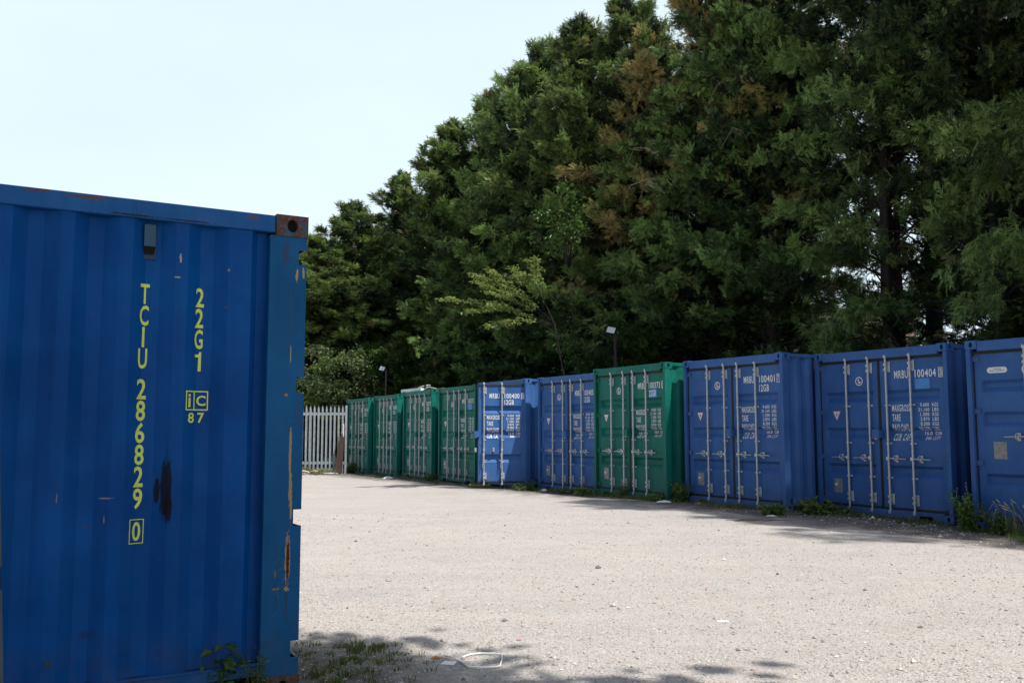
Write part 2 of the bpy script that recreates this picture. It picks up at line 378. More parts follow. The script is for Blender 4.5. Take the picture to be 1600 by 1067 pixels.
def tri_mesh(name, V, mats, attrs=None, nper=3):
    """V (F*nper,3) loose polygons"""
    n = len(V); F = n // nper
    me = bpy.data.meshes.new(name)
    me.vertices.add(n); me.vertices.foreach_set('co', np.ascontiguousarray(V, dtype=np.float32).ravel())
    me.loops.add(n); me.loops.foreach_set('vertex_index', np.arange(n, dtype=np.int32))
    me.polygons.add(F); me.polygons.foreach_set('loop_start', np.arange(0, n, nper, dtype=np.int32))
    me.update(calc_edges=True)
    for m in (mats if isinstance(mats, (list, tuple)) else [mats]): me.materials.append(m)
    if attrs:
        for k, v in attrs.items(): add_attr(me, k, v)
    return me

# ------------------------------------------------------------------ shipping containers
CW, CH, CL = 2.438, 2.591, 2.991
DY = 0.062                                      # door plane behind the post face
REC_STD = [(1.944, 1.765), (1.373, 1.185), (0.805, 0.610)]
REC_ALT = [(2.042, 1.870), (1.612, 1.400), (0.777, 0.590)]
_cache = {}

def cached(key, fn):
    if key not in _cache: _cache[key] = fn()
    return _cache[key]

_txt = {}
def glyphs(s):
    if s == '1':
        return np.array([(0.55, 0), (1, 0), (1, 1), (0.72, 1), (0.55, 0.86), (0, 0.72), (0, 0.86), (0.55, 0.72)]), [(0, 1, 2, 3, 4, 7), (6, 5, 7, 4)]
    if s not in _txt:
        cu = bpy.data.curves.new('tmp', 'FONT'); cu.body = s; cu.resolution_u = 3; cu.space_character = 1.10; cu.offset = 0.018
        ob = bpy.data.objects.new('tmp', cu); COL.objects.link(ob)
        bpy.context.view_layer.update()
        dg = bpy.context.evaluated_depsgraph_get(); m = bpy.data.meshes.new_from_object(ob.evaluated_get(dg))
        V = np.array([v.co[:2] for v in m.vertices]); F = [tuple(p.vertices) for p in m.polygons]
        bpy.data.objects.remove(ob); bpy.data.meshes.remove(m); bpy.data.curves.remove(cu)
        lo = V.min(0); hi = V.max(0)
        _txt[s] = ((V - lo) / (hi - lo), F)
    return _txt[s]

class Letters:
    def __init__(s): s.mb = MB()
    def put(s, txt, x0, x1, z0, z1, m=0):
        V, F = glyphs(txt); b = len(s.mb.v)
        s.mb.v += [(x0 + (x1 - x0) * u, 0.0, z0 + (z1 - z0) * w) for u, w in V]
        for f in F: s.mb.f.append(tuple(b + i for i in f)); s.mb.m.append(m)
    def rect(s, x0, x1, z0, z1, m=0): s.mb.face([(x0, 0, z0), (x1, 0, z0), (x1, 0, z1), (x0, 0, z1)], m)
    def frame(s, x0, x1, z0, z1, w, m=0):
        s.rect(x0, x1, z0, z0 + w, m); s.rect(x0, x1, z1 - w, z1, m); s.rect(x0, x0 + w, z0 + w, z1 - w, m); s.rect(x1 - w, x1, z0 + w, z1 - w, m)
    def mesh(s, name, mats, cuts, axis, depth):
        me = s.mb.mesh(name, mats); bm = bmesh.new(); bm.from_mesh(me)
        for cpos in cuts:
            co = (0, 0, cpos) if axis == 2 else (cpos, 0, 0); no = (0, 0, 1) if axis == 2 else (1, 0, 0)
            bmesh.ops.bisect_plane(bm, geom=bm.verts[:] + bm.edges[:] + bm.faces[:], plane_co=co, plane_no=no, dist=1e-5)
        for v in bm.verts: v.co.y = depth(v.co[axis]) - 0.0025
        for f in bm.faces:
            f.normal_update()
            if f.normal.y > 0: f.normal_flip()
        bm.to_mesh(me); bm.free(); return me

RD, SL = 0.056, 0.045
def rec_depth(recs):
    def d(z):
        for hi, lo in recs:
            if lo < z < hi: return RD * min(1, (hi - z) / SL, (z - lo) / (SL * 1.5))
        return 0.0
    return d
def rec_cuts(recs):
    r = []
    for hi, lo in recs: r += [hi, hi - SL, lo + SL * 1.5, lo]
    return r

def door_mesh(side, recs, mat):
    """side +1: hinge at x=0, runs +x; -1: runs -x. front face y=0"""
    W = 1.143; z0, z1 = 0.165, 2.412
    xs = [0, 0.115, 0.15, W - 0.135, W - 0.10, W]
    zs = [z0, z0 + 0.10] + sorted(rec_cuts(recs)) + [z1 - 0.14, z1]
    dep = rec_depth(recs); mb = MB(); P = 0.004
    def D(ix, z):
        if z <= z0 + 0.0999 or z >= z1 - 0.1399 or ix in (0, 5): return 0.0
        if ix in (1, 4): return P
        return P + dep(z)
    for a in range(5):
        for b in range(len(zs) - 1):
            q = [(a, zs[b]), (a + 1, zs[b]), (a + 1, zs[b + 1]), (a, zs[b + 1])]
            pts = [(xs[i] * side, D(i, z), z) for i, z in q]
            if side < 0: pts = pts[::-1]
            mb.face(pts)
    T = 0.085; x0, x1 = (0, W) if side > 0 else (-W, 0)
    mb.face([(x0, T, z0), (x0, T, z1), (x1, T, z1), (x1, T, z0)])
    mb.face([(x0, 0, z0), (x0, 0, z1), (x0, T, z1), (x0, T, z0)]); mb.face([(x1, 0, z0), (x1, T, z0), (x1, T, z1), (x1, 0, z1)])
    mb.face([(x0, 0, z1), (x1, 0, z1), (x1, T, z1), (x0, T, z1)]); mb.face([(x0, 0, z0), (x0, T, z0), (x1, T, z0), (x1, 0, z0)])
    return mb.mesh('door', [mat], merge=True)

def gasket_mesh(side):
    mb = MB(); W = 1.143; g = 0.034
    x0, x1 = (-0.004, W + g - 0.004) if side > 0 else (-W - g + 0.004, 0.004)
    mb.box(x0, x1, -0.009, 0.045, 2.400, 2.440); mb.box(x0, x1, -0.009, 0.045, 0.135, 0.172)
    xe = W - 0.006 if side > 0 else -W - 0.016
    mb.box(xe, xe + 0.022, -0.009, 0.045, 0.173, 2.399)
    xh = -0.004 if side > 0 else -0.030
    mb.box(xh, xh + 0.034, -0.006, 0.045, 0.173, 2.399)
    return mb.mesh('gasket', [GASKET])

def bar_mesh():
    mb = MB(); mb.tube([(0, -0.036, 0.10), (0, -0.036, 2.475)], 0.0165, 10)
    for z in (0.085, 2.43):                      # cam ends over the sill and the header
        mb.box(-0.021, 0.021, -0.060, -0.012, z + 0.01, z + 0.048); mb.box(-0.030, 0.012, -0.052, -0.02, z - 0.008 if z < 1 else z + 0.048, z + 0.01 if z < 1 else z + 0.066)
    for z in (0.215, 2.22):                      # wide guide brackets
        mb.box(-0.024, 0.060, -0.012, -0.0015, z, z + 0.16); mb.box(-0.024, 0.024, -0.060, -0.012, z + 0.02, z + 0.055); mb.box(-0.024, 0.024, -0.060, -0.012, z + 0.10, z + 0.135)
        for q in (0.02, 0.08, 0.14): mb.box(0.036, 0.052, -0.020, -0.011, z + q - 0.008, z + q + 0.008)
    for z in (1.12, 0.60, 1.70):
        mb.box(-0.024, 0.050, -0.012, -0.0015, z, z + 0.028); mb.box(-0.022, 0.022, -0.057, -0.012, z + 0.003, z + 0.025)
    return mb.mesh('locking_bar', [GALV])

def handle_mesh(sgn, down=False):
    mb = MB()
    mb.box(-0.024, 0.024, -0.066, -0.030, -0.025, 0.025)
    if down:
        mb.tube([(0, -0.060, -0.02), (-0.012, -0.066, -0.10), (-0.020, -0.062, -0.30), (-0.034, -0.060, -0.42)], [0.012, 0.012, 0.011, 0.007], 6)
        mb.box(-0.03, 0.01, -0.075, -0.05, -0.16, -0.08)
        return mb.mesh('handle', [GALV])
    mb.tube([(0.02 * sgn, -0.060, 0), (0.12 * sgn, -0.062, 0.0), (0.31 * sgn, -0.056, -0.006)], [0.013, 0.012, 0.009], 6)
    return mb.mesh('handle', [GALV])

def catch_mesh():
    mb = MB(); mb.box(-0.022, 0.022, -0.012, -0.0015, -0.055, 0.05)
    mb.tube([(-0.018, -0.03, -0.045), (-0.02, -0.07, -0.02), (-0.014, -0.075, 0.03), (0.010, -0.07, 0.045), (0.02, -0.05, 0.03), (0.018, -0.02, -0.02)], 0.006, 6)
    mb.box(-0.02, 0.02, -0.052, -0.012, -0.030, -0.012)
    return mb.mesh('handle_catch', [GALV])

def hinge_mesh(side):
    mb = MB(); mb.tube([(-0.022 * side, -0.022, -0.055), (-0.022 * side, -0.022, 0.055)], 0.014, 8)
    xs = sorted((-0.024 * side, 0.10 * side)); mb.box(xs[0], xs[1], -0.018, -0.0015, -0.036, 0.036)
    xs = sorted((-0.045 * side, -0.018 * side)); mb.box(xs[0], xs[1], -0.034, 0.0, -0.040, 0.040)
    return mb.mesh('hinge', None or [])

def lettering(num, chk, code, patch):
    L = Letters(); L2 = Letters(); L3 = Letters(); X = -2.376 - 0.047     # container x -> right door local
    def p(t, a, b, z0, z1, L=L): L.put(t, a + X, b + X, z0, z1)
    p('MRBU', 1.548, 1.790, 2.115, 2.235); p(num, 1.905, 2.260, 2.115, 2.235)
    L4 = Letters() if chk else None; L5 = Letters()
    if chk: p(chk, 2.317 + (0.012 if chk == '1' else 0), 2.352, 2.125, 2.225, L4); L4.frame(2.300 + X, 2.369 + X, 2.103, 2.247, 0.011)
    if code: p(code, 1.905, 2.125, 1.965, 2.085, L2)
    for w, x1, z in (('MAXGROSS', 1.800, 1.615), ('TARE', 1.635, 1.470), ('PAYLOAD', 1.770, 1.322), ('CUB. CAP.', 1.780, 1.175)):
        p(w, 1.487, x1, z, z + 0.105, L3)
    rows = [('9.600', 'KGS'), ('21.160', 'LBS'), ('1.300', 'KGS'), ('2.870', 'LBS'), ('8.300', 'KGS'), ('18.290', 'LBS'), ('16.0', 'CUM'), ('546', 'CUFT')]
    for k, (a, b) in enumerate(rows):
        z = 1.682 - 0.0700 * k; w = 0.030 * len(a)
        p(a, 2.125 - w, 2.125, z, z + 0.052, L5); p(b, 2.175 if len(b) == 3 else 2.150, 2.275, z, z + 0.052, L5)
    return L, (L2 if code else None), L3, L4, L5

def casting(mb, x0, y0, z0, sx, sy, m=0, md=1):
    """corner casting 0.162 x 0.178 x 0.118; sx,sy = outward side signs"""
    w, l, h = 0.162, 0.178, 0.118
    x1, y1, z1 = x0 + w, y0 + l, z0 + h; cx, cy, cz = x0 + w / 2, y0 + l / 2, z0 + h / 2
    mb.hole_face((cx, y0, cz), (1, 0, 0), (0, 0, 1), w, h, 0.026, 0.040, 0.03, m, md)
    mb.hole_face((cx, y1, cz), (-1, 0, 0), (0, 0, 1), w, h, 0.026, 0.040, 0.03, m, md)
    mb.hole_face((x0, cy, cz), (0, -1, 0), (0, 0, 1), l, h, 0.026, 0.040, 0.03, m, md)
    mb.hole_face((x1, cy, cz), (0, 1, 0), (0, 0, 1), l, h, 0.026, 0.040, 0.03, m, md)
    mb.hole_face((cx, cy, z1), (1, 0, 0), (0, 1, 0), w, l, 0.03, 0.06, 0.028, m, md)
    mb.face([(x0, y0, z0), (x0, y1, z0), (x1, y1, z0), (x1, y0, z0)], m)

def corr(mb, p0, p1, z0, z1, out, pitch=0.278, depth=0.036, m=0, phase=0.0):
    """vertical trapezoid corrugation from p0 to p1 (2D); 'out' = unit outward 2D; outermost face on the line"""
    p0 = Vector(p0); p1 = Vector(p1); d = (p1 - p0); Lw = d.length; d /= Lw; o = Vector(out)
    xs = [(0.0, 0.0)]; s = phase
    a, b = pitch * 0.26, pitch * 0.24
    while s < Lw - 0.02:
        for (q, dd) in ((s, 0), (s + b, 1), (s + b + a, 1), (s + 2 * b + a, 0)):
            if 0 < q < Lw: xs.append((q, dd * depth))
        s += pitch
    xs.append((Lw, 0.0))
    for (s0, d0), (s1, d1) in zip(xs[:-1], xs[1:]):
        A = p0 + d * s0 - o * d0; B = p0 + d * s1 - o * d1
        mb.face([(A.x, A.y, z0), (B.x, B.y, z0), (B.x, B.y, z1), (A.x, A.y, z1)], m)
    return xs

def make_container(name, label, loc, rz, mat, num, chk, code, patch=False, alt=False, open_deg=0, tagname=None, col='c', logo=True, group=None):
    root = empty(name, loc, rz); tag(root, label, 'shipping container', group)
    k = mat.name
    recs = REC_ALT if alt else REC_STD
    def cp(nm, fn, **kw):
        me = cached((nm, k), fn); o = link(nm, me, root); return o
    # frame -----------------------------------------------------------
    def f_posts(ix, iy):
        def f():
            mb = MB(); x0 = 0.004 if ix == 0 else CW - 0.072; y0 = 0.004 if iy == 0 else CL - 0.124
            mb.box(x0, x0 + 0.068, y0, y0 + 0.120, 0.119, CH - 0.119)
            return mb.mesh('corner_post', [mat])
        return f
    for ix in (0, 1):
        for iy in (0, 1): bev(link('corner_post', cached(('post', ix, iy, k), f_posts(ix, iy)), root), 0.006)
    def f_cast(ix, iy, iz):
        def f():
            mb = MB(); casting(mb, 0 if ix == 0 else CW - 0.162, 0 if iy == 0 else CL - 0.178, 0 if iz == 0 else CH - 0.118, 1, 1)
            return mb.mesh('corner_casting', [mat, DARK], merge=True)
        return f
    for ix in (0, 1):
        for iy in (0, 1):
            for iz in (0, 1): bev(link('corner_casting', cached(('cast', ix, iy, iz, k), f_cast(ix, iy, iz)), root), 0.008)
    def f_head():
        mb = MB(); mb.box(0.163, CW - 0.163, 0.010, 0.13, 2.441, CH - 0.012); return mb.mesh('door_header', [mat])
    bev(cp('door_header', f_head), 0.006)
    def f_sill():
        mb = MB()
        for a, b, z0 in ((0.163, 0.34, 0.02), (0.34, 0.56, 0.075), (0.56, CW - 0.56, 0.02), (CW - 0.56, CW - 0.34, 0.075), (CW - 0.34, CW - 0.163, 0.02)):
            mb.box(a, b, 0.012, 0.14, z0, 0.134)
        mb.box(0.33, 0.57, 0.10, 0.14, 0.02, 0.074, 1); mb.box(CW - 0.57, CW - 0.33, 0.10, 0.14, 0.02, 0.074, 1)
        return mb.mesh('door_sill', [mat, DARK])
    bev(cp('door_sill', f_sill), 0.004)
    def one(nm, key, *b):
        def f():
            mb = MB(); mb.box(*b); return mb.mesh(nm, [mat])
        return bev(link(nm, cached((nm, key, k), f), root), 0.005)
    for q, x in enumerate((0.008, CW - 0.068)):
        one('top_rail', q, x, x + 0.060, 0.180, CL - 0.180, CH - 0.072, CH - 0.010); one('bottom_rail', q, x, x + 0.060, 0.180, CL - 0.180, 0.10, 0.215)
    one('rear_rail', 0, 0.163, CW - 0.163, CL - 0.08, CL - 0.01, CH - 0.11, CH - 0.01); one('rear_sill', 0, 0.163, CW - 0.163, CL - 0.08, CL - 0.01, 0.02, 0.14)
    def f_walls():
        mb = MB()
        corr(mb, (CW - 0.016, 0.126), (CW - 0.016, CL - 0.126), 0.215, CH - 0.07, (1, 0), phase=0.03)
        corr(mb, (0.016, CL - 0.126), (0.016, 0.126), 0.215, CH - 0.07, (-1, 0), phase=0.03)
        corr(mb, (CW - 0.074, CL - 0.02), (0.074, CL - 0.02), 0.14, CH - 0.10, (0, 1), phase=0.05)
        return mb.mesh('side_wall', [mat])
    cp('side_wall', f_walls)
    def f_roof():
        mb = MB(); y = 0.13; z = CH - 0.020
        while y < CL - 0.2:
            mb.face([(0.07, y, z), (CW - 0.07, y, z), (CW - 0.07, y + 0.09, z), (0.07, y + 0.09, z)])
            mb.face([(0.07, y + 0.09, z), (CW - 0.07, y + 0.09, z), (CW - 0.07, y + 0.12, z - 0.02), (0.07, y + 0.12, z - 0.02)])
            mb.face([(0.07, y + 0.12, z - 0.02), (CW - 0.07, y + 0.12, z - 0.02), (CW - 0.07, y + 0.18, z - 0.02), (0.07, y + 0.18, z - 0.02)])
            mb.face([(0.07, y + 0.18, z - 0.02), (CW - 0.07, y + 0.18, z - 0.02), (CW - 0.07, y + 0.209, z), (0.07, y + 0.209, z)])
            y += 0.209
        mb.face([(0.07, 0.13, 0.16), (CW - 0.07, 0.13, 0.16), (CW - 0.07, CL - 0.05, 0.16), (0.07, CL - 0.05, 0.16)])
        return mb.mesh('roof', [mat])
    cp('roof', f_roof)
    def f_vent():
        mb = MB(); x = CW - 0.018
        mb.box(x, x + 0.012, 0.76, 0.86, 2.33, 2.47); mb.box(x + 0.012, x + 0.030, 0.775, 0.845, 2.36, 2.455); return mb.mesh('ventilator', [GREYPLATE])
    cp('ventilator', f_vent)
    # doors -----------------------------------------------------------
    barsL = [0.80, 1.08] if alt else [0.618, 1.046]; barsR = [1.40, 1.68] if alt else [1.374, 1.798]
    zh = 1.275 if alt else 0.905
    for side in (1, -1):
        hx = 0.062 if side > 0 else CW - 0.062
        d = link('door', cached(('door', side, alt, k), lambda: door_mesh(side, recs, mat)), root, (hx, DY, 0))
        if side < 0 and open_deg: d.rotation_euler = (0, 0, math.radians(open_deg))
        link('gasket', cached(('gask', side), lambda: gasket_mesh(side)), d)
        for bi, bx in enumerate(barsL if side > 0 else barsR):
            lx = bx - hx
            bev(link('locking_bar', cached('bar', bar_mesh), d, (lx, 0, 0)), 0.002, 1)
            dn = side < 0 and open_deg
            link('handle', cached(('handle', side, bool(dn)), lambda: handle_mesh(-side, dn)), d, (lx, 0, zh))
            link('handle_catch', cached('catch', catch_mesh), d, (lx - side * (0.13 if not dn else -0.20), 0, zh))
        for z in (2.338, 1.619, 0.916, 0.227):
            def fh():
                m_ = hinge_mesh(side); m_.materials.clear(); m_.materials.append(mat); return m_
            bev(link('hinge', cached(('hinge', side, k), fh), d, (0, 0, z)), 0.003, 1)
        if side < 0:
            if not alt:
                for L, nm_ in zip(lettering(num, chk, code, patch), ('serial_number', 'size_code', 'weight_heading', 'check_digit', 'weight_figures')):
                    if L: link(nm_, L.mesh(nm_, [WHITE], rec_cuts(recs), 2, rec_depth(recs)), d)
            if patch:
                mb = MB(); X = -2.423; mb.box(1.900 + X, 2.145 + X, 0.0012, 0.005, 1.945, 2.100); link('vinyl_patch', mb.mesh('vinyl_patch', [PATCH]), d)
            def f_lb():
                mb = MB(); x = -1.150 - 0.03
                mb.box(x - 0.055, x + 0.075, -0.105, -0.0015, 1.215, 1.335); mb.box(x - 0.055, x + 0.075, -0.109, -0.106, 1.205, 1.345)
                mb.box(x - 0.03, x + 0.01, -0.085, -0.04, 1.190, 1.213, 1)
                return mb.mesh('lock_box', [mat, GALV])
            bev(link('lock_box', cached(('lb', k), f_lb), d), 0.004, 1)
        else:
            if logo and not alt:
                def f_logo():
                    mb = MB(); c_ = (0.889 - 0.109, 0.0015, 2.105); mb.disc(c_, 0.070, n=28); mb.disc((c_[0], 0.0005, c_[2]), 0.054, n=24, m=1)
                    mb.disc((c_[0] - 0.008, -0.0005, c_[2] + 0.018), 0.017, n=12, m=0); mb.disc((c_[0] + 0.008, -0.0005, c_[2] - 0.016), 0.020, n=12, m=0, rx=0.028)
                    mb.box(c_[0] - 0.004, c_[0] + 0.016, -0.0012, 0.0006, c_[2] - 0.008, c_[2] + 0.012, 1); return mb.mesh('round_sticker', [WHITE, NAVY])
                link('round_sticker', cached('logo', f_logo), d)
                def f_tri():
                    mb = MB(); cx, cz = 0.432 - 0.109, 1.560
                    def tri(w, h, y, m, dz=0): mb.face([(cx - w, y, cz + h * 0.5 + dz), (cx, y, cz - h * 0.5 + dz), (cx + w, y, cz + h * 0.5 + dz)], m)
                    tri(0.082, 0.165, 0.0018, 1); tri(0.070, 0.140, 0.0008, 0, 0.004); tri(0.018, 0.05, 0.0, 2, 0.012)
                    return mb.mesh('warning_sticker', [WHITE, RED, NAVY])
                link('warning_sticker', cached('tri', f_tri), d)
                def f_plate():
                    mb = MB(); cx, cz = 0.422 - 0.109, 0.445; mb.box(cx - 0.078, cx + 0.078, 0.0, 0.003, cz - 0.112, cz + 0.112)
                    mb.box(cx - 0.072, cx - 0.012, -0.0018, -0.0002, cz + 0.002, cz + 0.036, 1); return mb.mesh('data_plate', [GREYPLATE, WHITE])
                link('data_plate', cached('plate', f_plate), d)
            if alt:
                mb = MB(); n = 12; X = -0.062
                ring = [(0.505 + 0.040 * math.cos(a) + X, 0.0012, 2.172 + 0.040 * math.sin(a)) for a in np.linspace(-math.pi / 2, math.pi / 2, n)] + \
                       [(0.305 + 0.040 * math.cos(a) + X, 0.0012, 2.172 + 0.040 * math.sin(a)) for a in np.linspace(math.pi / 2, 3 * math.pi / 2, n)]
                mb.face(ring); 
                for zz, a, b in ((2.182, 0.36, 0.46), (2.158, 0.30, 0.37), (2.158, 0.385, 0.51)): mb.box(a + X, b + X, 0.0002, 0.001, zz, zz + 0.010, 1)
                link('oval_sticker', mb.mesh('oval_sticker', [WHITE, GREYPLATE]), d)
                mb = MB(); mb.disc((0.835 + X - 0.0, 0.0012, 2.165), 0.095, n=30); link('round_sticker', mb.mesh('round_sticker', [WHITE]), d)
                mb = MB(); mb.box(0.312 + X, 0.492 + X, 0.0, 0.003, 0.975, 1.205); link('data_plate', mb.mesh('data_plate', [GREYPLATE]), d)
    return root

ROW = 'shipping containers in the long row under the trees'
# name, label, loc, angle
CONT = [
 ('green farthest', 'green container at the far end of the row, next to the palisade fence', (-5.970, 33.419, -0.097), -1.092, GREEN, '100374', '', '12GB', False, False, 0),
 ('', 'green container second from the fence, with a white bar lying on its roof edge', (-4.669, 31.239, -0.061), -1.115, GREEN, '100383', '', '12GB', False, False, 0),
 ('', 'third green container from the fence, between two other green ones', (-3.386, 28.766, -0.014), -1.110, GREEN, '100377', '', '12GB', False, False, 0),
 ('', 'green container numbered 100372 with a blue patch, left of the blue one standing ajar', (-2.100, 26.358, -0.002), -1.086, GREEN, '100372', '1', '', True, False, 0),
 ('', 'blue container numbered 100400 with its right door swung open', (-0.885, 24.080, 0.034), -1.055, BLUE, '100400', '0', '12GB', False, False, 62),
 ('', 'blue container numbered 100405, partly hidden by the green one that stands forward', (0.599, 21.735, 0.035), -1.055, BLUE, '100405', '2', '12GB', False, False, 0),
 ('', 'green container numbered 100373 standing forward between blue ones', (1.699, 19.363, 0.080), -1.082, GREEN, '100373', '0', '22GB', True, False, 0),
 ('', 'blue container numbered 100401, right beside the green one numbered 100373', (3.178, 17.193, 0.085), -1.038, BLUE, '100401', '7', '12GB', False, False, 0),
 ('', 'blue container numbered 100404 with a light blue patch on its door', (5.038, 15.404, 0.072), -1.044, BLUE, '100404', '3', '', True, False, 0),
 ('', 'blue container with an oval white sticker, cut off by the right edge of the photo', (6.298, 12.825, 0.045), -1.000, BLUE, '', '', '', False, True, 0),
]
for nm, lab, loc, rz, mat, num, chk, code, patch, alt, od in CONT:
    make_container('shipping_container', lab, loc, rz, mat, num, chk, code, patch, alt, od, group=ROW)

# ------------------------------------------------------------------ the weathered blue container in front (20 ft, seen from its side)
T = empty('shipping_container', (-1.1397, 5.0817, 0.0), 0.52424)
tag(T, 'big weathered blue container with yellow vertical numbers in the left foreground', 'shipping container')
TL = 6.058
mb = MB()                                         # right front post with four lashing notches
NOTCH = [(0.205, 0.293), (0.896, 0.983), (1.612, 1.697), (2.319, 2.402)]
ol = [(-0.207, 0.119), (-0.002, 0.119)]
for (a, b) in NOTCH: ol += [(-0.002, a), (-0.046, a), (-0.046, b), (-0.002, b)]
ol += [(-0.002, CH - 0.119), (-0.207, CH - 0.119)]
mb.face([(x, 0.003, z) for x, z in ol]); mb.face([(x, 0.012, z) for x, z in ol[::-1]])
for (p, q) in zip(ol, ol[1:] + ol[:1]): mb.face([(p[0], 0.003, p[1]), (p[0], 0.012, p[1]), (q[0], 0.012, q[1]), (q[0], 0.003, q[1])])
zc = 0.119
for (a, b) in NOTCH:
    mb.box(-0.012, -0.0025, 0.0125, 0.16, zc, a); zc = b
mb.box(-0.012, -0.0025, 0.0125, 0.16, zc, CH - 0.119)
mb.box(-0.207, -0.195, 0.012, 0.10, 0.119, CH - 0.119); mb.box(-0.075, -0.055, 0.012, 0.14, 0.119, CH - 0.119, 1)
mb.build('corner_post', [TPOST, DARK], T, merge=True)
for (ix, iy) in ((0, 0), (0, 1), (1, 1)):
    mb = MB(); x0 = -0.12 if ix else -TL; y0 = 0.004 if iy == 0 else 2.31; mb.box(x0, x0 + 0.118, y0, y0 + 0.12, 0.119, CH - 0.119); mb.build('corner_post', [TPOST], T, bevel=0.006)
def tcast(x0, y0, z0):
    m_ = MB(); w, l, h = 0.178, 0.162, 0.118
    x1, y1, z1 = x0 + w, y0 + l, z0 + h; cx, cy, cz = x0 + w / 2, y0 + l / 2, z0 + h / 2
    m_.hole_face((cx, y0, cz), (1, 0, 0), (0, 0, 1), w, h, 0.030, 0.036, 0.035, 0, 1)
    m_.hole_face((cx, y1, cz), (-1, 0, 0), (0, 0, 1), w, h, 0.030, 0.036, 0.035, 0, 1)
    m_.hole_face((x0, cy, cz), (0, -1, 0), (0, 0, 1), l, h, 0.030, 0.036, 0.035, 0, 1)
    m_.hole_face((x1, cy, cz), (0, 1, 0), (0, 0, 1), l, h, 0.030, 0.036, 0.035, 0, 1)
    m_.hole_face((cx, cy, z1), (1, 0, 0), (0, 1, 0), w, l, 0.06, 0.03, 0.03, 0, 1)
    m_.face([(x0, y0, z0), (x0, y1, z0), (x1, y1, z0), (x1, y0, z0)], 0)
    c_ = m_.build('corner_casting', [RUSTCAST, DARK], T, merge=True, bevel=0.010); return c_
for x0 in (-0.175, -TL):
    for y0 in (-0.003, 2.279):
        for z0 in (0.0, CH - 0.118): c_ = tcast(x0, y0, z0)
mb = MB(); mb.box(-TL + 0.18, -0.176, 0.006, 0.066, 2.488, CH - 0.008); mb.box(-TL + 0.18, -0.176, 2.37, 2.43, 2.488, CH - 0.008)
mb.build('top_rail', [TRAIL], T, bevel=0.006)
mb = MB(); mb.box(-TL + 0.13, -0.208, 0.010, 0.050, 0.130, 0.184); mb.box(-TL + 0.13, -0.208, 0.002, 0.050, 0.1845, 0.192); mb.box(-TL + 0.13, -0.208, 2.37, 2.43, 0.13, 0.19)
mb.build('bottom_rail', [TRAIL], T, bevel=0.002)
# corrugated long side
TW_Y = 0.020; PITCH = 0.272; CD = 0.045
rec_c = [-0.320 - PITCH * k for k in range(-0, 21)]
def tw_depth(x):
    if x > -0.300: return CD if x > -0.262 else CD * max(0.0, (x + 0.300) / 0.038)
    best = 0
    for c_ in rec_c[0:]:
        c2 = c_ - 0.205
        h = abs(x - c2)
        if h < 0.036: return CD
        if h < 0.104: return CD * (0.104 - h) / 0.068
    return 0.0
cuts = [-0.300, -0.262]
for c_ in rec_c:
    c2 = c_ - 0.205; cuts += [c2 - 0.104, c2 - 0.036, c2 + 0.036, c2 + 0.104]
cuts = sorted(x for x in cuts if x > -TL + 0.2)
xs = [-TL + 0.12] + cuts + [-0.206]
rng = random.Random(5)
mb = MB(); NZ = 26; zs = np.linspace(0.192, 2.488, NZ + 1)
XS = []
for a, b in zip(xs[:-1], xs[1:]):
    nseg = 3; XS += [a + (b - a) * k / nseg for k in range(nseg)]
XS.append(xs[-1])
def dent(x, z):
    d = 0.0
    for (cx, cz, r, am) in ((-1.02, 0.50, 0.16, 0.016), (-0.62, 0.62, 0.12, 0.008), (-0.78, 1.05, 0.20, -0.006), (-1.30, 2.15, 0.22, 0.014), (-0.45, 1.7, 0.2, 0.005), (-1.05, 1.6, 0.3, 0.006), (-0.34, 0.5, 0.12, 0.006)):
        q = ((x - cx) ** 2 + (z - cz) ** 2 * 0.5) / r ** 2
        if q < 6: d += am * math.exp(-q)
    return d + 0.0018 * math.sin(7 * z + 5 * x) + 0.0012 * math.sin(17 * z - 9 * x)
V = [(x, TW_Y + tw_depth(x) + dent(x, z), z) for z in zs for x in XS]; nX = len(XS)
F = [(j * nX + i, j * nX + i + 1, (j + 1) * nX + i + 1, (j + 1) * nX + i) for j in range(NZ) for i in range(nX - 1)]
me = bpy.data.meshes.new('side_wall'); me.from_pydata(V, [], F); me.materials.append(TWALL)
link('side_wall', me, T)
mb = MB(); corr(mb, (-0.015, 0.13), (-0.015, 2.30), 0.12, CH - 0.1, (1, 0), 0.25, 0.045, phase=0.05); mb.face([(-TL, 2.40, 0.2), (-0.1, 2.40, 0.2), (-0.1, 2.40, 2.5), (-TL, 2.40, 2.5)])
mb.face([(-TL + .1, 0.1, 0.2), (-TL + .1, 2.3, 0.2), (-TL + .1, 2.3, 2.5), (-TL + .1, 0.1, 2.5)]); mb.box(-0.11, -0.012, 0.17, 2.27, 2.49, CH - 0.01); mb.box(-0.11, -0.012, 0.17, 2.27, 0.02, 0.12)
mb.build('end_wall', [TPOST], T)
mb = MB(); mb.box(-TL + 0.1, -0.1, 0.066, 2.37, 2.53, 2.56); mb.box(-TL + 0.1, -0.1, 0.07, 2.36, 0.15, 0.19, 1); mb.build('roof', [TRAIL, DARK], T)
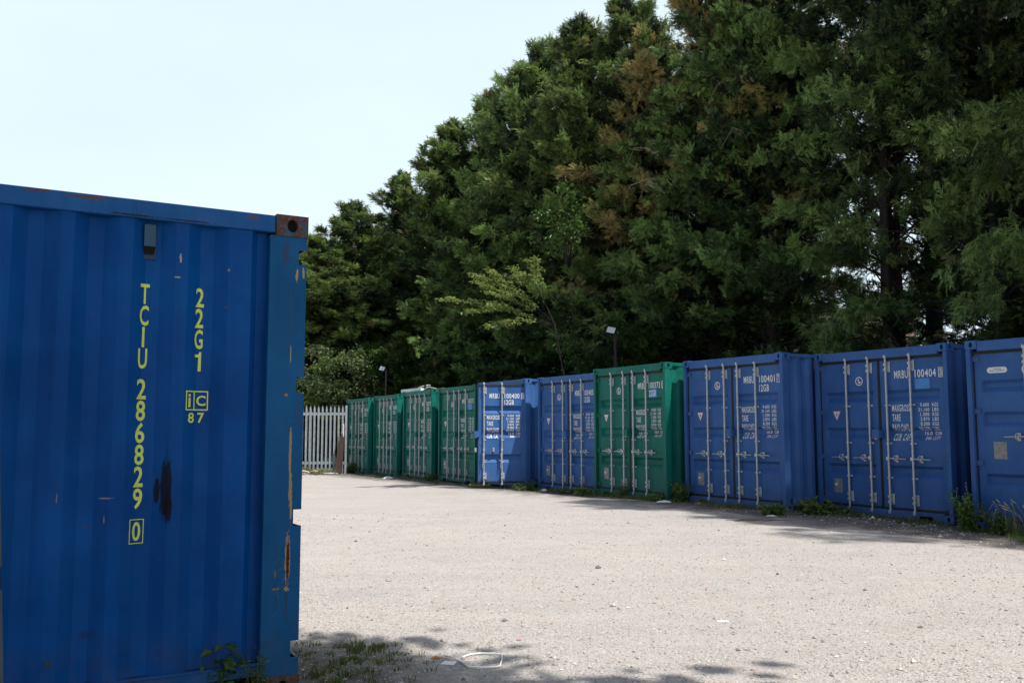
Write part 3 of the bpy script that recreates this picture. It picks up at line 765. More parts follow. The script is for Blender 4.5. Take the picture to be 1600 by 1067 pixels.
# yellow characters, on the corrugated sheet
def wy(x, z):
    i = min(max(np.searchsorted(XS, x) - 1, 0), nX - 2); j = min(max(int(np.searchsorted(zs, z)) - 1, 0), NZ - 1)
    fx = (x - XS[i]) / (XS[i + 1] - XS[i]); fz = (z - zs[j]) / (zs[j + 1] - zs[j])
    y00, y10, y01, y11 = V[j * nX + i][1], V[j * nX + i + 1][1], V[(j + 1) * nX + i][1], V[(j + 1) * nX + i + 1][1]
    return y00 * (1 - fx) * (1 - fz) + y10 * fx * (1 - fz) + y01 * (1 - fx) * fz + y11 * fx * fz
def on_wall(L, name):
    me = L.mesh(name, [YELLOW], [x for x in XS if x > -1.1 and x < -0.3], 0, lambda x: tw_depth(x))
    bm = bmesh.new(); bm.from_mesh(me)
    for zc in zs: bmesh.ops.bisect_plane(bm, geom=bm.verts[:] + bm.edges[:] + bm.faces[:], plane_co=(0, 0, zc), plane_no=(0, 0, 1), dist=1e-5)
    for v in bm.verts: v.co.y = wy(v.co.x, v.co.z) - 0.0022
    bm.to_mesh(me); bm.free(); link(name, me, T)
L = Letters(); cx = -0.831
for ch, z in zip('TCIU', (2.0545, 1.943, 1.832, 1.722)): w = 0.012 if ch == 'I' else 0.045; L.put(ch, cx - w / 2, cx + w / 2, z, z + 0.104, 0)
for ch, z in zip('286829', (1.566, 1.4555, 1.344, 1.234, 1.124, 1.014)): L.put(ch, cx - 0.023, cx + 0.023, z, z + 0.104)
on_wall(L, 'serial_number')
L = Letters(); L.put('0', cx - 0.020, cx + 0.020, 0.856, 0.952); L.frame(cx - 0.035, cx + 0.035, 0.843, 0.965, 0.004); on_wall(L, 'check_digit')
L = Letters(); cx = -0.5575
for ch, z in zip('22G1', (2.055, 1.945, 1.834, 1.717)): w = 0.034 if ch == '1' else 0.044; L.put(ch, cx - w / 2, cx + w / 2, z, z + 0.102)
on_wall(L, 'size_code')
L = Letters(); L.frame(-0.617, -0.498, 1.512, 1.614, 0.006); L.rect(-0.573, -0.567, 1.518, 1.608)
L.put('i', -0.603, -0.589, 1.528, 1.598); L.put('C', -0.558, -0.510, 1.536, 1.590)
L.put('8', -0.602, -0.568, 1.447, 1.500); L.put('7', -0.550, -0.516, 1.447, 1.500)
on_wall(L, 'boxed_mark')
mb = MB(); yv = wy(-0.826, 2.38)
mb.box(-0.866, -0.786, yv - 0.006, yv + 0.012, 2.288, 2.470); mb.box(-0.848, -0.792, yv - 0.030, yv - 0.006, 2.352, 2.466, 1)
mb.face([(-0.848, yv - 0.030, 2.351), (-0.792, yv - 0.030, 2.351), (-0.796, yv - 0.0065, 2.318), (-0.844, yv - 0.0065, 2.318)], 2); mb.box(-0.846, -0.794, yv - 0.0085, yv - 0.006, 2.312, 2.352, 2)
mb.build('ventilator', [plain('grimy_blue_vent', (0.012, 0.05, 0.10), 0.6), plain('teal_vent_cover', (0.022, 0.09, 0.15), 0.5), DARK], T, bevel=0.003)
# scratched scrawl on the post
mb = MB()
for pts in ([(-0.05, 0.60), (-0.095, 0.575), (-0.13, 0.545), (-0.10, 0.52), (-0.075, 0.505), (-0.07, 0.48), (-0.10, 0.455), (-0.14, 0.43)],
            [(-0.12, 0.57), (-0.105, 0.52)], [(-0.13, 0.63), (-0.12, 0.66), (-0.095, 0.675), (-0.07, 0.66), (-0.075, 0.63), (-0.085, 0.60)],
            [(-0.13, 0.70), (-0.11, 0.73), (-0.095, 0.70), (-0.08, 0.725)]):
    mb.tube([(x - 0.01, 0.0028, z) for x, z in pts], 0.0009, 4)
mb.build('scratch', [plain('pale_scratch', (0.10, 0.16, 0.26), 0.7)], T)

# leaning grey post at the left edge
mb = MB()
mb.box(-0.16, 0.0, 0.0, 0.05, 0.10, 0.835); mb.box(-0.16, -0.022, 0.0, 0.05, 0.835, 0.915, 0); mb.box(-0.16, 0.0, 0.0, 0.05, 0.915, 2.50)
mb.box(-0.022, -0.004, 0.02, 0.05, 0.835, 0.915, 1); mb.box(-0.19, 0.03, -0.01, 0.08, 0.0, 0.099)
p_ = mb.build('steel_post', [GREYPOST, DARK], None, bevel=0.005)
PD = 3.4
p_.location = (-1.797, PD, 0.0); p_.rotation_euler = (0, math.radians(-3.6), 0.15)
tag(p_, 'leaning grey steel post with a black slot at the left edge of the photo', 'post')

# ------------------------------------------------------------------ palisade fence
fen = empty('palisade_fence', (-5.76, 31.7, -0.115), 0.03); tag(fen, 'pale galvanised palisade fence at the far end of the yard', 'fence')
def f_pale():
    mb = MB(); w, d, h = 0.064, 0.012, 2.36
    xs = [(-w / 2, 0.006), (-w / 2 + 0.010, 0), (-0.012, 0.006), (0, 0.020), (0.012, 0.006), (w / 2 - 0.010, 0), (w / 2, 0.006)]
    for (a, ya), (b, yb) in zip(xs[:-1], xs[1:]):
        ta = h - 0.12 * abs(a) / (w / 2); tb = h - 0.12 * abs(b) / (w / 2)
        mb.face([(a, ya, 0.06), (b, yb, 0.06), (b, yb, tb), (a, ya, ta)]); mb.face([(a, ya + 0.004, 0.06), (a, ya + 0.004, ta), (b, yb + 0.004, tb), (b, yb + 0.004, 0.06)])
    return mb.mesh('pale', [PALE_STEEL])
pm = f_pale()
for k in range(17): link('pale', pm, fen, (-0.02 - 0.137 * k, 0, 0))
for z in (0.36, 2.02):
    mb = MB(); mb.box(-2.6, 0.05, 0.022, 0.027, z, z + 0.09); mb.box(-2.6, 0.05, 0.027, 0.06, z + 0.085, z + 0.09); mb.build('rail', [PALE_STEEL], fen)
mb = MB(); mb.box(-1.18, -1.09, 0.06, 0.16, 0.0, 2.15); mb.build('post', [PALE_STEEL], fen)
mb = MB(); mb.box(0.06, 0.12, 0.03, 0.13, 0.0, 2.35); mb.build('post', [PALE_STEEL], fen)

# ------------------------------------------------------------------ conifers
def frond_template(rs, pairs=5):
    """flat fan of scale-leaf twigs, its tip drooping"""
    tr = []
    def tri(a, b, c): tr.extend([a, b, c])
    def dz(f): return 0.10 * f - 0.34 * f * f
    tri((0, -0.014, 0), (0, 0.014, 0), (0.6, 0, dz(0.6))); tri((0.5, -0.016, dz(0.5)), (0.5, 0.016, dz(0.5)), (1.0, 0, dz(1.0)))
    for k in range(pairs):
        f = 0.08 + 0.84 * k / pairs; Ls = 0.44 * (1 - f * 0.62) * rs.uniform(0.75, 1.2)
        for sg in (-1, 1):
            ff = f + rs.uniform(-0.03, 0.03); z = dz(ff) + rs.uniform(-0.03, 0.03); a = rs.uniform(0.5, 0.9)
            tip = (ff + Ls * math.cos(a), sg * Ls * math.sin(a), z - 0.20 * Ls + rs.uniform(-0.05, 0.05))
            w = 0.085 * (1 - 0.4 * f)
            tri((ff - w, 0, z), (ff + w, 0, z), tip)
    return np.array(tr)

def conifer_parts(seed, H=13.0, R=3.0, nb=132, nf=300, bare=0.05, thin=0.0, brown_p=0.02, tan_top=0.0):
    rs = np.random.RandomState(seed)
    temps = [frond_template(rs) for _ in range(4)]
    base = []; dirs = []; ups = []; lens = []; tint = []; brown = []
    tb = MB()
    lean = rs.uniform(-0.25, 0.25, 2)
    def trunk(z): q = z / H; return np.array([lean[0] * q * q * 2 + 0.06 * math.sin(z * 0.9 + seed), lean[1] * q * q * 2 + 0.06 * math.cos(z * 0.7), z])
    tb.tube([trunk(z) for z in np.linspace(0, H * 0.97, 12)], [0.21 * (1 - z / H * 0.93) + 0.01 for z in np.linspace(0, H * 0.97, 12)], 8)
    for q in range(seed % 3):                      # extra stems, as these hedge trees often have
        tb.tube([trunk(z) + np.array([0.30 * math.sin(seed + 2.2 * q), 0.30 * math.cos(seed + 2.2 * q), 0]) * min(1, z / 3 + 0.25) for z in np.linspace(0, H * 0.7, 8)], [0.12 * (1 - z / H) for z in np.linspace(0, H * 0.7, 8)], 6)
    az = rs.uniform(0, 6.28)
    def plume(P, d0, side, Lb, W, nfb, u, tn, br, z_th=0.11):
        up0 = np.cross(d0, side)
        if up0[2] < 0: up0 = -up0
        for _ in range(max(1, nfb // 8)):
            tt = 0.16 + 0.86 * rs.rand() ** 0.62
            wdt = W * (1.10 - tt) ** 0.7
            ls = rs.uniform(-1, 1); ls = np.sign(ls) * abs(ls) ** 0.8; vs = rs.normal(0, 1)
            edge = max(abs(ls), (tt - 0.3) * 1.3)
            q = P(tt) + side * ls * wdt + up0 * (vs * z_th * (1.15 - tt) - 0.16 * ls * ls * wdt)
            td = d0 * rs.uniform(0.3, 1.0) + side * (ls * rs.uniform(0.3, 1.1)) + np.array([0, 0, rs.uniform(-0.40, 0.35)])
            tti = min(1, max(0, tn * (0.30 + 0.75 * min(1, edge)) + rs.normal(0, 0.17) + 0.12 * (vs > 0.3)))  # fresh tips lighter, plus lit edges and shaded interior put into the tint
            sz = rs.uniform(0.8, 1.25)
            tb_ = br * rs.uniform(0.15, 0.95) * min(1, 0.5 + edge) if br else (rs.uniform(0.3, 0.9) if rs.rand() < (0.10 if tt < 0.4 else 0.008) else 0)
            for _k in range(11):
                d = td + rs.normal(0, 0.50, 3) * [1, 1, 0.55]
                base.append(q + rs.normal(0, 0.055, 3)); dirs.append(d); ups.append(up0 + rs.normal(0, 0.45, 3)); lens.append(sz * rs.uniform(0.13, 0.25)); tint.append(tti + rs.normal(0, 0.06)); brown.append(tb_)
    for b in range(nb):
        u = (b + rs.uniform(0, 1)) / nb; u = bare + (1 - bare) * u ** 0.95
        leafy = not (thin and u < 0.40 and rs.rand() < thin)
        z = H * u * 0.97; az += 2.399 + rs.uniform(-0.6, 0.6)
        prof = (1 - u) ** 0.60 * np.interp(u, [0, 0.12, 0.30], [0.50, 0.72, 1.0])
        Lb = R * prof * rs.choice([rs.uniform(0.55, 0.95), rs.uniform(0.85, 1.12), rs.uniform(1.1, 1.38) * (1.0 if u < 0.55 else 1.25)], p=[0.36, 0.36, 0.28]) + 0.30
        asc = math.radians(np.interp(u, [0, 0.25, 0.7, 0.9, 1], [2, 14, 28, 48, 66]) + rs.uniform(-12, 12))
        d0 = np.array([math.cos(az) * math.cos(asc), math.sin(az) * math.cos(asc), math.sin(asc)])
        side = np.array([-math.sin(az), math.cos(az), rs.uniform(-0.25, 0.25)]); side /= np.linalg.norm(side); p0 = trunk(z)
        droop = rs.uniform(0.06, 0.24); wig = rs.uniform(-0.15, 0.15)
        def P(t_, p0=p0, d0=d0, Lb=Lb, droop=droop, side=side, wig=wig): return p0 + d0 * Lb * t_ + np.array([0, 0, 0.10 * Lb * t_ - droop * Lb * t_ * t_]) + side * wig * Lb * t_ * t_
        tb.tube([P(0), P(0.35), P(0.7)], [0.030 * (1 - u * 0.6), 0.020 * (1 - u * 0.5), 0.007], 4, cap=False)
        if not leafy:
            for _ in range(6):                     # bare dead side twigs
                t0 = rs.uniform(0.2, 0.9); q = P(t0); dv = d0 * rs.uniform(0.2, 0.5) + side * rs.uniform(-0.5, 0.5) + np.array([0, 0, rs.uniform(-0.3, 0.15)])
                tb.tube([q, q + dv * 0.5, q + dv + np.array([0, 0, -0.05])], [0.010, 0.006, 0.003], 3, cap=False)
            tb.tube([P(0.7), P(0.85), P(1.0)], [0.010, 0.007, 0.003], 3, cap=False)
        k = 0.5 * (Lb / R) + 0.5 * (Lb / R) ** 2
        nfb = int(nf * (0.12 + k)) if leafy else int(nf * 0.10)
        pb = brown_p + tan_top * np.interp(u, [0.30, 0.6], [0, 1])
        br = 1.0 if rs.rand() < pb else 0.0; tn = rs.uniform(0.35, 1.0)
        plume(P, d0, side, Lb, 0.26 + 0.20 * Lb, nfb, u, tn, br)
        if leafy and not (thin and u < 0.4):       # short inner growth that closes the crown
            plume(lambda t_, p0=p0, d0=d0, Lb=Lb: p0 + d0 * Lb * 0.55 * t_ + np.array([0, 0, 0.25]), d0, side, Lb * 0.5, 0.55, int(nf * 0.20), u, 0.12, 0, 0.30)  # very low tint paints the shade inside the crown
        if leafy and Lb > 1.2:                     # side plumes make the outline ragged
            for _ in range(2):
                t0 = rs.uniform(0.45, 0.85); sg = rs.choice([-1, 1]); d1 = d0 * 0.75 + side * sg * rs.uniform(0.4, 0.8) + np.array([0, 0, rs.uniform(-0.1, 0.3)]); d1 /= np.linalg.norm(d1)
                s1 = np.cross([0, 0, 1.0], d1); s1 /= np.linalg.norm(s1); L1 = Lb * rs.uniform(0.25, 0.42); q0 = P(t0)
                plume(lambda t_, q0=q0, d1=d1, L1=L1: q0 + d1 * L1 * t_ + np.array([0, 0, -0.12 * L1 * t_ * t_]), d1, s1, L1, 0.22, int(nf * 0.17), u, tn * rs.uniform(0.8, 1.2), br, 0.09)
    # several ragged leaders
    for q in range(6):
        z0 = H * (rs.uniform(0.82, 0.93) if q else 0.93); off = rs.uniform(-1.0, 1.0, 2) * (q > 0); hh = H * (rs.uniform(0.045, 0.085) if q else 0.095)
        for _ in range(150):
            h = rs.rand() ** 0.75; a2 = rs.uniform(0, 6.28); rr = 0.26 * (1 - h) * rs.rand() + 0.02
            base.append(trunk(z0) + np.array([off[0] + rr * math.cos(a2), off[1] + rr * math.sin(a2), h * hh - 0.1]))
            dirs.append(np.array([math.cos(a2) * 0.8, math.sin(a2) * 0.8, rs.uniform(0.3, 1.2)])); ups.append(np.array([-math.cos(a2), -math.sin(a2), 0.8])); lens.append(rs.uniform(0.16, 0.30)); tint.append(rs.uniform(0.3, 0.8)); brown.append(0)
    base = np.array(base); d = np.array(dirs); up = np.array(ups); lens = np.array(lens)
    d /= np.linalg.norm(d, axis=1)[:, None]
    s = np.cross(up, d); s /= np.linalg.norm(s, axis=1)[:, None]; n = np.cross(d, s)
    Vs = []; ti = []; bi = []
    idx = rs.randint(0, 4, len(base))
    for k in range(4):
        m = idx == k; Tm = temps[k]
        fr = np.stack([d[m], s[m], n[m]], 1) * lens[m][:, None, None]
        v = base[m][:, None, :] + np.einsum('tk,nkj->ntj', Tm, fr)
        Vs.append(v.reshape(-1, 3)); ti.append(np.repeat(np.array(tint)[m], len(Tm) // 3)); bi.append(np.repeat(np.array(brown)[m], len(Tm) // 3))
    Vv = np.concatenate(Vs); ti = np.clip(np.concatenate(ti) + rs.normal(0, 0.07, len(Vv) // 3), 0, 1)
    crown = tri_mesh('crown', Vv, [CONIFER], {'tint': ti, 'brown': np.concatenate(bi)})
    tm = tb.mesh('trunk', [BARK]); tm.polygons.foreach_set('use_smooth', [True] * len(tm.polygons))
    print('conifer', seed, len(Vv) // 3)
    return crown, tm

PROTO = {
 'a': conifer_parts(1, R=3.1), 'b': conifer_parts(2, R=2.9), 'c': conifer_parts(3, R=3.3, brown_p=0.03),
 'br': conifer_parts(4, R=3.1, brown_p=0.06, tan_top=0.42),         # drying out, many tan sprays near the top
 't1': conifer_parts(5, R=3.1, bare=0.14, thin=0.40), 't2': conifer_parts(7, R=3.0, bare=0.15, thin=0.40),
}
PROTO_OBJ = {}
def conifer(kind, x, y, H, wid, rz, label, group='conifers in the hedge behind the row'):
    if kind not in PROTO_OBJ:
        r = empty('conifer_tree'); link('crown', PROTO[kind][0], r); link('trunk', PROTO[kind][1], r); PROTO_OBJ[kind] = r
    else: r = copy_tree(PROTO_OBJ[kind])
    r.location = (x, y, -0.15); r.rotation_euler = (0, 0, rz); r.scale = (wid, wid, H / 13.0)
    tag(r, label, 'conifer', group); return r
LX, LY, DXL, DYL = 11.2, 15.8, -0.513, 0.858
def on_line(t_, off=0.0): return LX + DXL * t_ + 0.858 * off, LY + DYL * t_ + 0.513 * off
rs = random.Random(11)
HEDGE = [  # kind, t along the hedge, offset back, height, width, label
 ('t2', -7.6, 0.4, 21.5, 1.0, 'dark conifer of the front line out of frame, third past the right edge'),
 ('t1', -5.0, 0.0, 21.5, 1.0, 'dark conifer of the front line standing out of frame, second past the right edge'),
 ('t2', -2.3, 0.3, 21.5, 1.05, 'dark front line conifer just out of frame past the right edge'),
 ('t1', 0.2, -0.1, 21.5, 1.0, 'dark conifer whose left boughs reach in along the right edge of the photo'),
 ('t2', 3.0, 0.2, 21.5, 0.95, 'tall dark conifer with a visible trunk behind the left post of the last blue container'),
 ('t1', 5.6, 0.3, 18.3, 0.95, 'tall conifer whose bare trunk stands right of the brick house against sky gaps'),
 ('t2', 9.2, 0.3, 18.3, 1.0, 'dark conifer left of the brick house, behind the right half of container 100401'),
 ('br', 10.9, -0.1, 15.4, 1.0, 'tall conifer with many dried tan sprays, behind the left door of container 100401'),
 ('br', 13.3, -0.3, 13.8, 0.98, 'conifer with orange brown dry patches behind the green container numbered 100373'),
 ('a', 15.0, 0.5, 15.3, 1.05, 'green conifer at the highest notch of the skyline, above the green container 100373'),
 ('b', 16.9, -0.2, 15.2, 1.1, 'green conifer rising where the container 100405 meets the green one numbered 100373'),
 ('c', 19.3, 0.2, 15.5, 1.05, 'conifer behind the container numbered 100405, boughs pointing left into the sky'),
 ('a', 21.6, -0.1, 15.2, 1.1, 'conifer rising right above the open blue door'),
 ('b', 24.0, 0.3, 15.0, 1.1, 'conifer on the skyline between the open blue door and the nearest far green container'),
 ('c', 26.3, -0.2, 14.2, 1.05, 'conifer behind the green container numbered 100372'),
 ('a', 28.6, 0.2, 13.7, 1.0, 'conifer above the joint between the two nearest far green containers'),
 ('b', 30.8, -0.5, 13.2, 1.05, 'conifer behind the white bar on the far container roofs'),
 ('c', -10.4, 0.2, 21.5, 1.05, 'dense conifer of the front line out of frame, fourth past the right edge'),
 ('a', -13.0, 0.2, 21.5, 1.05, 'outermost conifer of the hedge, fifth past the right edge and out of frame'),
 ('b', -6.4, 3.0, 21.5, 1.05, 'dense conifer in the rear line far past the right edge, out of frame'),
 ('t1', 6.7, 3.4, 17.5, 1.0, 'dark conifer in the rear line above the right door of container 100404'),
 ('b', 4.7, 3.6, 17.5, 1.0, 'dark conifer in the rear line above the oval sticker of the last blue container'),
 ('c', 2.9, 3.4, 21.5, 1.05, 'dark conifer in the rear line glimpsed at the upper right corner of the photo'),
 ('b', 14.2, 3.0, 13.4, 1.0, 'dark conifer in the rear line behind the tree with the dried tan sprays'),
 ('c', 18.0, 2.9, 13.8, 1.0, 'dark conifer in the rear line above the white faced floodlight'),
 ('a', 20.4, 2.7, 14.2, 1.0, 'dark conifer in the rear line above the left edge of the green container 100373'),
 ('b', 22.9, 2.8, 13.6, 1.0, 'dark conifer in the rear line behind the glossy broadleaf sapling'),
 ('c', 25.2, 2.6, 13.2, 1.0, 'dark conifer in the rear line above the stem of the young bright tree'),
 ('a', 27.6, 2.8, 12.6, 1.0, 'dark conifer in the rear line behind the bright tips of the young tree'),
 ('b', 30.0, 2.6, 12.2, 1.0, 'dark conifer in the rear line above the container numbered 100372'),
 ('c', 33.2, 1.0, 12.0, 1.0, 'dark conifer at the hedge corner above the third far green container'),
 ('c', -3.6, 3.2, 21.5, 1.0, 'dense conifer in the rear line out of frame, second past the right edge'),
 ('a', -0.9, 3.4, 21.5, 0.95, 'dense conifer in the rear line just out of frame past the right edge'),
 ('t1', 11.2, 3.0, 15.5, 1.0, 'dark thin conifer in the rear line just left of the brick house'),
 ('a', 12.2, 3.0, 14.6, 1.0, 'dark conifer in the rear line behind the right door of container 100401'),
]
for kd, t_, off, H, wd, lb in HEDGE:
    x, y = on_line(t_, off); conifer(kd, x, y, H, wd, rs.uniform(0, 6.28), lb)
for kd, x, y, H, wd, lb in [
 ('c', -6.7, 39.3, 11.3, 1.05, 'conifer behind the right end of the palisade fence, sloping down from the taller hedge'),
 ('a', -8.3, 38.9, 9.6, 1.0, 'sunlit conifer behind the middle of the palisade fence'),
 ('c', -7.6, 41.5, 9.6, 1.1, 'dark conifer in the rear line behind the palisade fence'),
 ('a', -9.8, 42.0, 9.0, 1.1, 'dark conifer in the rear line beside the foreground container edge'),
 ('b', -9.5, 39.8, 8.9, 1.0, 'lowest conifer, half hidden by the right edge of the foreground container')]:
    conifer(kd, x, y, H, wd, rs.uniform(0, 6.28), lb, 'conifers behind the palisade fence')

conifer('c', 12.95, 7.75, 24.0, 0.80, 1.0, 'tall conifer at the right end of the yard, out of frame, shading the near containers', 'conifers out of frame')

# ------------------------------------------------------------------ broad leaves
def leaf_cloud(pts, rs, size=0.06, per=5, spread=0.06, flat=0.5, zs_=1.0):
    """folded leaf (two triangles) around each point -> vertex array"""
    pts = np.repeat(np.asarray(pts, float), per, 0); n = len(pts)
    pts = pts + rs.normal(0, spread, (n, 3)) * np.array([1, 1, zs_])
    d = rs.normal(0, 1, (n, 3)); d[:, 2] = d[:, 2] * flat - 0.25; d /= np.linalg.norm(d, axis=1)[:, None]
    up = rs.normal(0, 0.45, (n, 3)) + np.array([0, 0, 1.0]); s = np.cross(up, d); s /= np.linalg.norm(s, axis=1)[:, None]; nn = np.cross(d, s)
    l = size * rs.uniform(0.6, 1.3, n)[:, None]; w = l * 0.34
    m = pts + d * l * 0.45
    tip = pts + d * l - nn * l * 0.12
    a = m + s * w + nn * w * 0.45; b = m - s * w + nn * w * 0.45
    V = np.stack([pts, a, tip, pts, tip, b], 1).reshape(-1, 3)
    return V, np.repeat(np.clip(rs.normal(0.5, 0.22, n), 0, 1), 2)

def leafy(name, label, cat, loc, stems, leafm, size, per, spread, seed, group=None, bark=BARK, step=0.05, start=0.3, flat=0.5, zs_=1.0, bare=0):
    """stems: list of (points, r0). leaves ride on the outer part of each stem"""
    rs_ = np.random.RandomState(seed); r = empty(name, loc); tag(r, label, cat, group)
    tb = MB(); pts = []
    for si_, (P, r0) in enumerate(stems):
        P = [np.array(p, float) for p in P]
        tb.tube(P, [r0 * (1 - 0.8 * k / (len(P) - 1)) for k in range(len(P))], 6)
        if si_ < bare: continue
        seg = []; 
        for a, b in zip(P[:-1], P[1:]):
            n = max(1, int(np.linalg.norm(b - a) / step)); seg += [a + (b - a) * k / n for k in range(n)]
        seg.append(P[-1]); pts += seg[int(len(seg) * start):]
    V, ti = leaf_cloud(pts, rs_, size, per, spread, flat, zs_)
    link('foliage', tri_mesh('foliage', V, [leafm], {'tint': ti}), r)
    o = tb.build('stem', [bark], r, smooth=True)
    return r

def spray_stems(rs_, root, dirv, L, n, rad=0.02, spread=0.5, up=0.0, sub=4):
    st = []; root = np.array(root, float); dirv = np.array(dirv, float); dirv /= np.linalg.norm(dirv)
    for _ in range(n):
        d = dirv + rs_.normal(0, spread, 3); d /= np.linalg.norm(d); l = L * rs_.uniform(0.6, 1.1)
        P = [root, root + d * l * 0.4 + np.array([0, 0, up * l * 0.2]), root + d * l * 0.75 + np.array([0, 0, up * l * 0.3]), root + d * l + np.array([0, 0, up * l * 0.2])]
        st.append((P, rad))
        for _ in range(sub):
            k = rs_.randint(1, 3); b = P[k] + (P[k + 1] - P[k]) * rs_.rand(); d2 = d + rs_.normal(0, 0.55, 3); d2 /= np.linalg.norm(d2)
            st.append(([b, b + d2 * l * 0.18, b + d2 * l * 0.34], rad * 0.45))
    return st

def px(u, v, depth):                                # point at given depth (metres along y) on the sight line of a photo pixel: used only to read off real positions
    f = 1445.7; p = math.radians(5.442); a = (u - 800) / f; b = -(v - 533.5) / f
    dy = math.cos(p) - b * math.sin(p); dz = math.sin(p) + b * math.cos(p); k = depth / dy
    return np.array([a * k, depth, CAM_H + dz * k])

# young tree between the containers and the hedge, low boughs fanned out to the left
D = 21.9
trk = px(880, 560, 25.0); rsb = np.random.RandomState(3)
stems = []
base = np.array([trk[0] + 0.2, 24.6, 0.0])
fork = px(866, 505, 24.0); stems.append(([base, (base + fork) / 2 + [0.1, 0, 0.3], fork, px(850, 470, 23.6), px(842, 405, 23.4)], 0.030))
BOUGH = [((862, 500), (800, 452), (735, 428)), ((862, 500), (800, 445), (760, 420)), ((862, 500), (815, 462), (757, 447)), ((860, 505), (780, 472), (688, 468)), ((860, 508), (790, 480), (732, 487)), ((862, 508), (810, 498), (760, 510)),
         ((850, 480), (825, 445), (800, 420)), ((850, 480), (835, 440), (818, 428)), ((846, 470), (838, 430), (832, 402)), ((862, 500), (805, 470), (765, 455)), ((860, 506), (800, 484), (758, 478))]
for k, (a, b, c_) in enumerate(BOUGH):
    A = px(*a, 23.8); B = px(*b, 22.7); Cc = px(*c_, 21.6 + 0.12 * (k % 3)); M = (B + Cc) / 2 + [0, 0, -0.02]
    stems.append(([A, B, M, Cc], 0.006))
    for _ in range(7):
        t0 = rsb.uniform(0.1, 0.9); q = B + (Cc - B) * t0; dv = (Cc - B) * rsb.uniform(0.1, 0.3) + rsb.normal(0, 0.13, 3) * [1, 1.8, 0.12]
        stems.append(([q, q + dv * 0.5, q + dv], 0.005))
leafy('young_tree', 'young tree with bright yellow green boughs fanning left above the open blue door', 'tree', (0, 0, 0), stems[0:1] + stems[1:], LEAF_BRIGHT, 0.075, 5, 0.045, 4, step=0.06, start=0.30, flat=0.3, zs_=0.4, bare=1)
rsb = np.random.RandomState(8)
stems = []
for (u, v, dd) in ((870, 320, 0), (895, 300, 0), (860, 345, 0.2), (885, 350, 0.1), (850, 330, 0.1), (900, 335, 0.2), (868, 395, 0.3), (905, 360, 0.4), (880, 300, 0), (846, 370, 0.2), (870, 372, 0.2)):
    tip = px(u, v, 22.6 + dd); root = px(890, 420, 24.2)
    stems.append(([root, (root + tip) / 2 + [0, 0, 0.15], tip], 0.015)); stems += spray_stems(rsb, tip, [-0.2, -0.4, 0.1], 0.30, 3, 0.006, 0.9, 0, 2)
stems.insert(0, ([px(890, 420, 24.2) * [1, 1, 0] + [0.3, 0.8, 0], px(895, 500, 24.9), px(890, 420, 24.2)], 0.012))
leafy('broadleaf_sapling', 'glossy green broadleaf sapling sunlit in front of the hedge above the open blue door', 'sapling', (0, 0, 0), stems, LEAF_MID, 0.12, 2, 0.07, 9, step=0.08, start=0.5, bare=1)
# darker shrub boughs above the containers 100405 / 100373
rsb = np.random.RandomState(21); stems = []
for k in range(34):
    tip = px(rsb.uniform(868, 1030), rsb.uniform(515, 592), rsb.uniform(24.6, 25.6)); root = px(rsb.uniform(900, 990), 600, 26.0); root[2] = 1.8
    stems.append(([root, (root + tip) / 2 + [0, 0, 0.2], tip], 0.012)); stems += spray_stems(rsb, tip, [0, -0.3, 0.1], 0.4, 2, 0.005, 0.9, 0, 2)
leafy('shrub', 'dark green shrub around the brown lamp pole, just above the container roofs', 'shrub', (0, 0, 0), stems, LEAF_MID, 0.10, 2, 0.06, 22, step=0.08, start=0.35)
rsb = np.random.RandomState(31); stems = []
for k in range(26):
    u = rsb.uniform(478, 600); v = rsb.uniform(540, 618) + (max(0, u - 560) * 0.1); dd = rsb.uniform(35.0, 37.5)
    tip = px(u, v, dd); root = px(550 + rsb.uniform(-40, 40), 640, 38)
    root[2] = 0.3; stems.append(([root, (root + tip) / 2 + [0, 0, 0.4], tip], 0.02)); stems += spray_stems(rsb, tip, [-0.3, -0.2, 0.1], 0.75, 4, 0.008, 0.7, 0.1, 3)
leafy('shrub', 'pale leaved shrub spreading above the palisade fence', 'shrub', (0, 0, 0), stems, LEAF_PALE, 0.13, 2, 0.06, 33, step=0.10, start=0.3)
rsb = np.random.RandomState(41); stems = []
for k in range(16):
    tip = px(rsb.uniform(575, 650), rsb.uniform(565, 600), rsb.uniform(36.6, 37.5)); root = px(620, 640, 38); root[2] = 0.5
    stems.append(([root, (root + tip) / 2 + [0, 0, 0.3], tip], 0.02)); stems += spray_stems(rsb, tip, [0, -0.2, 0.2], 0.6, 3, 0.008, 0.8, 0.1, 3)
leafy('shrub', 'mid green shrub behind the small lamp on its thin pole', 'shrub', (0, 0, 0), stems, LEAF_MID, 0.12, 2, 0.06, 43, step=0.12, start=0.3)
# dead twigs showing pale in the drying conifers
mb = MB()
rsb = np.random.RandomState(51)
for (u, v, du, dv, dd) in ((985, 290, 60, -8, 20.4), (990, 232, 40, 12, 20.4), (1010, 285, 30, 20, 20.3), (1120, 135, 26, -12, 19.4), (1145, 200, 24, 20, 19.0)):
    A = px(u, v, dd); B = px(u + du, v + dv, dd - 0.15); M = (A + B) / 2 + [0, 0, 0.10]
    mb.tube([A + [0, 1.2, -0.1], A, M, B], [0.007, 0.006, 0.004, 0.002], 4)
    for _ in range(3): q = A + (B - A) * rsb.rand(); mb.tube([q, q + rsb.normal(0, 0.12, 3)], [0.005, 0.002], 3)
o = mb.build('dead_branches', [TWIG]); tag(o, 'thin bare pale twigs sticking out of the drying conifers', 'dead branches', kind='stuff')

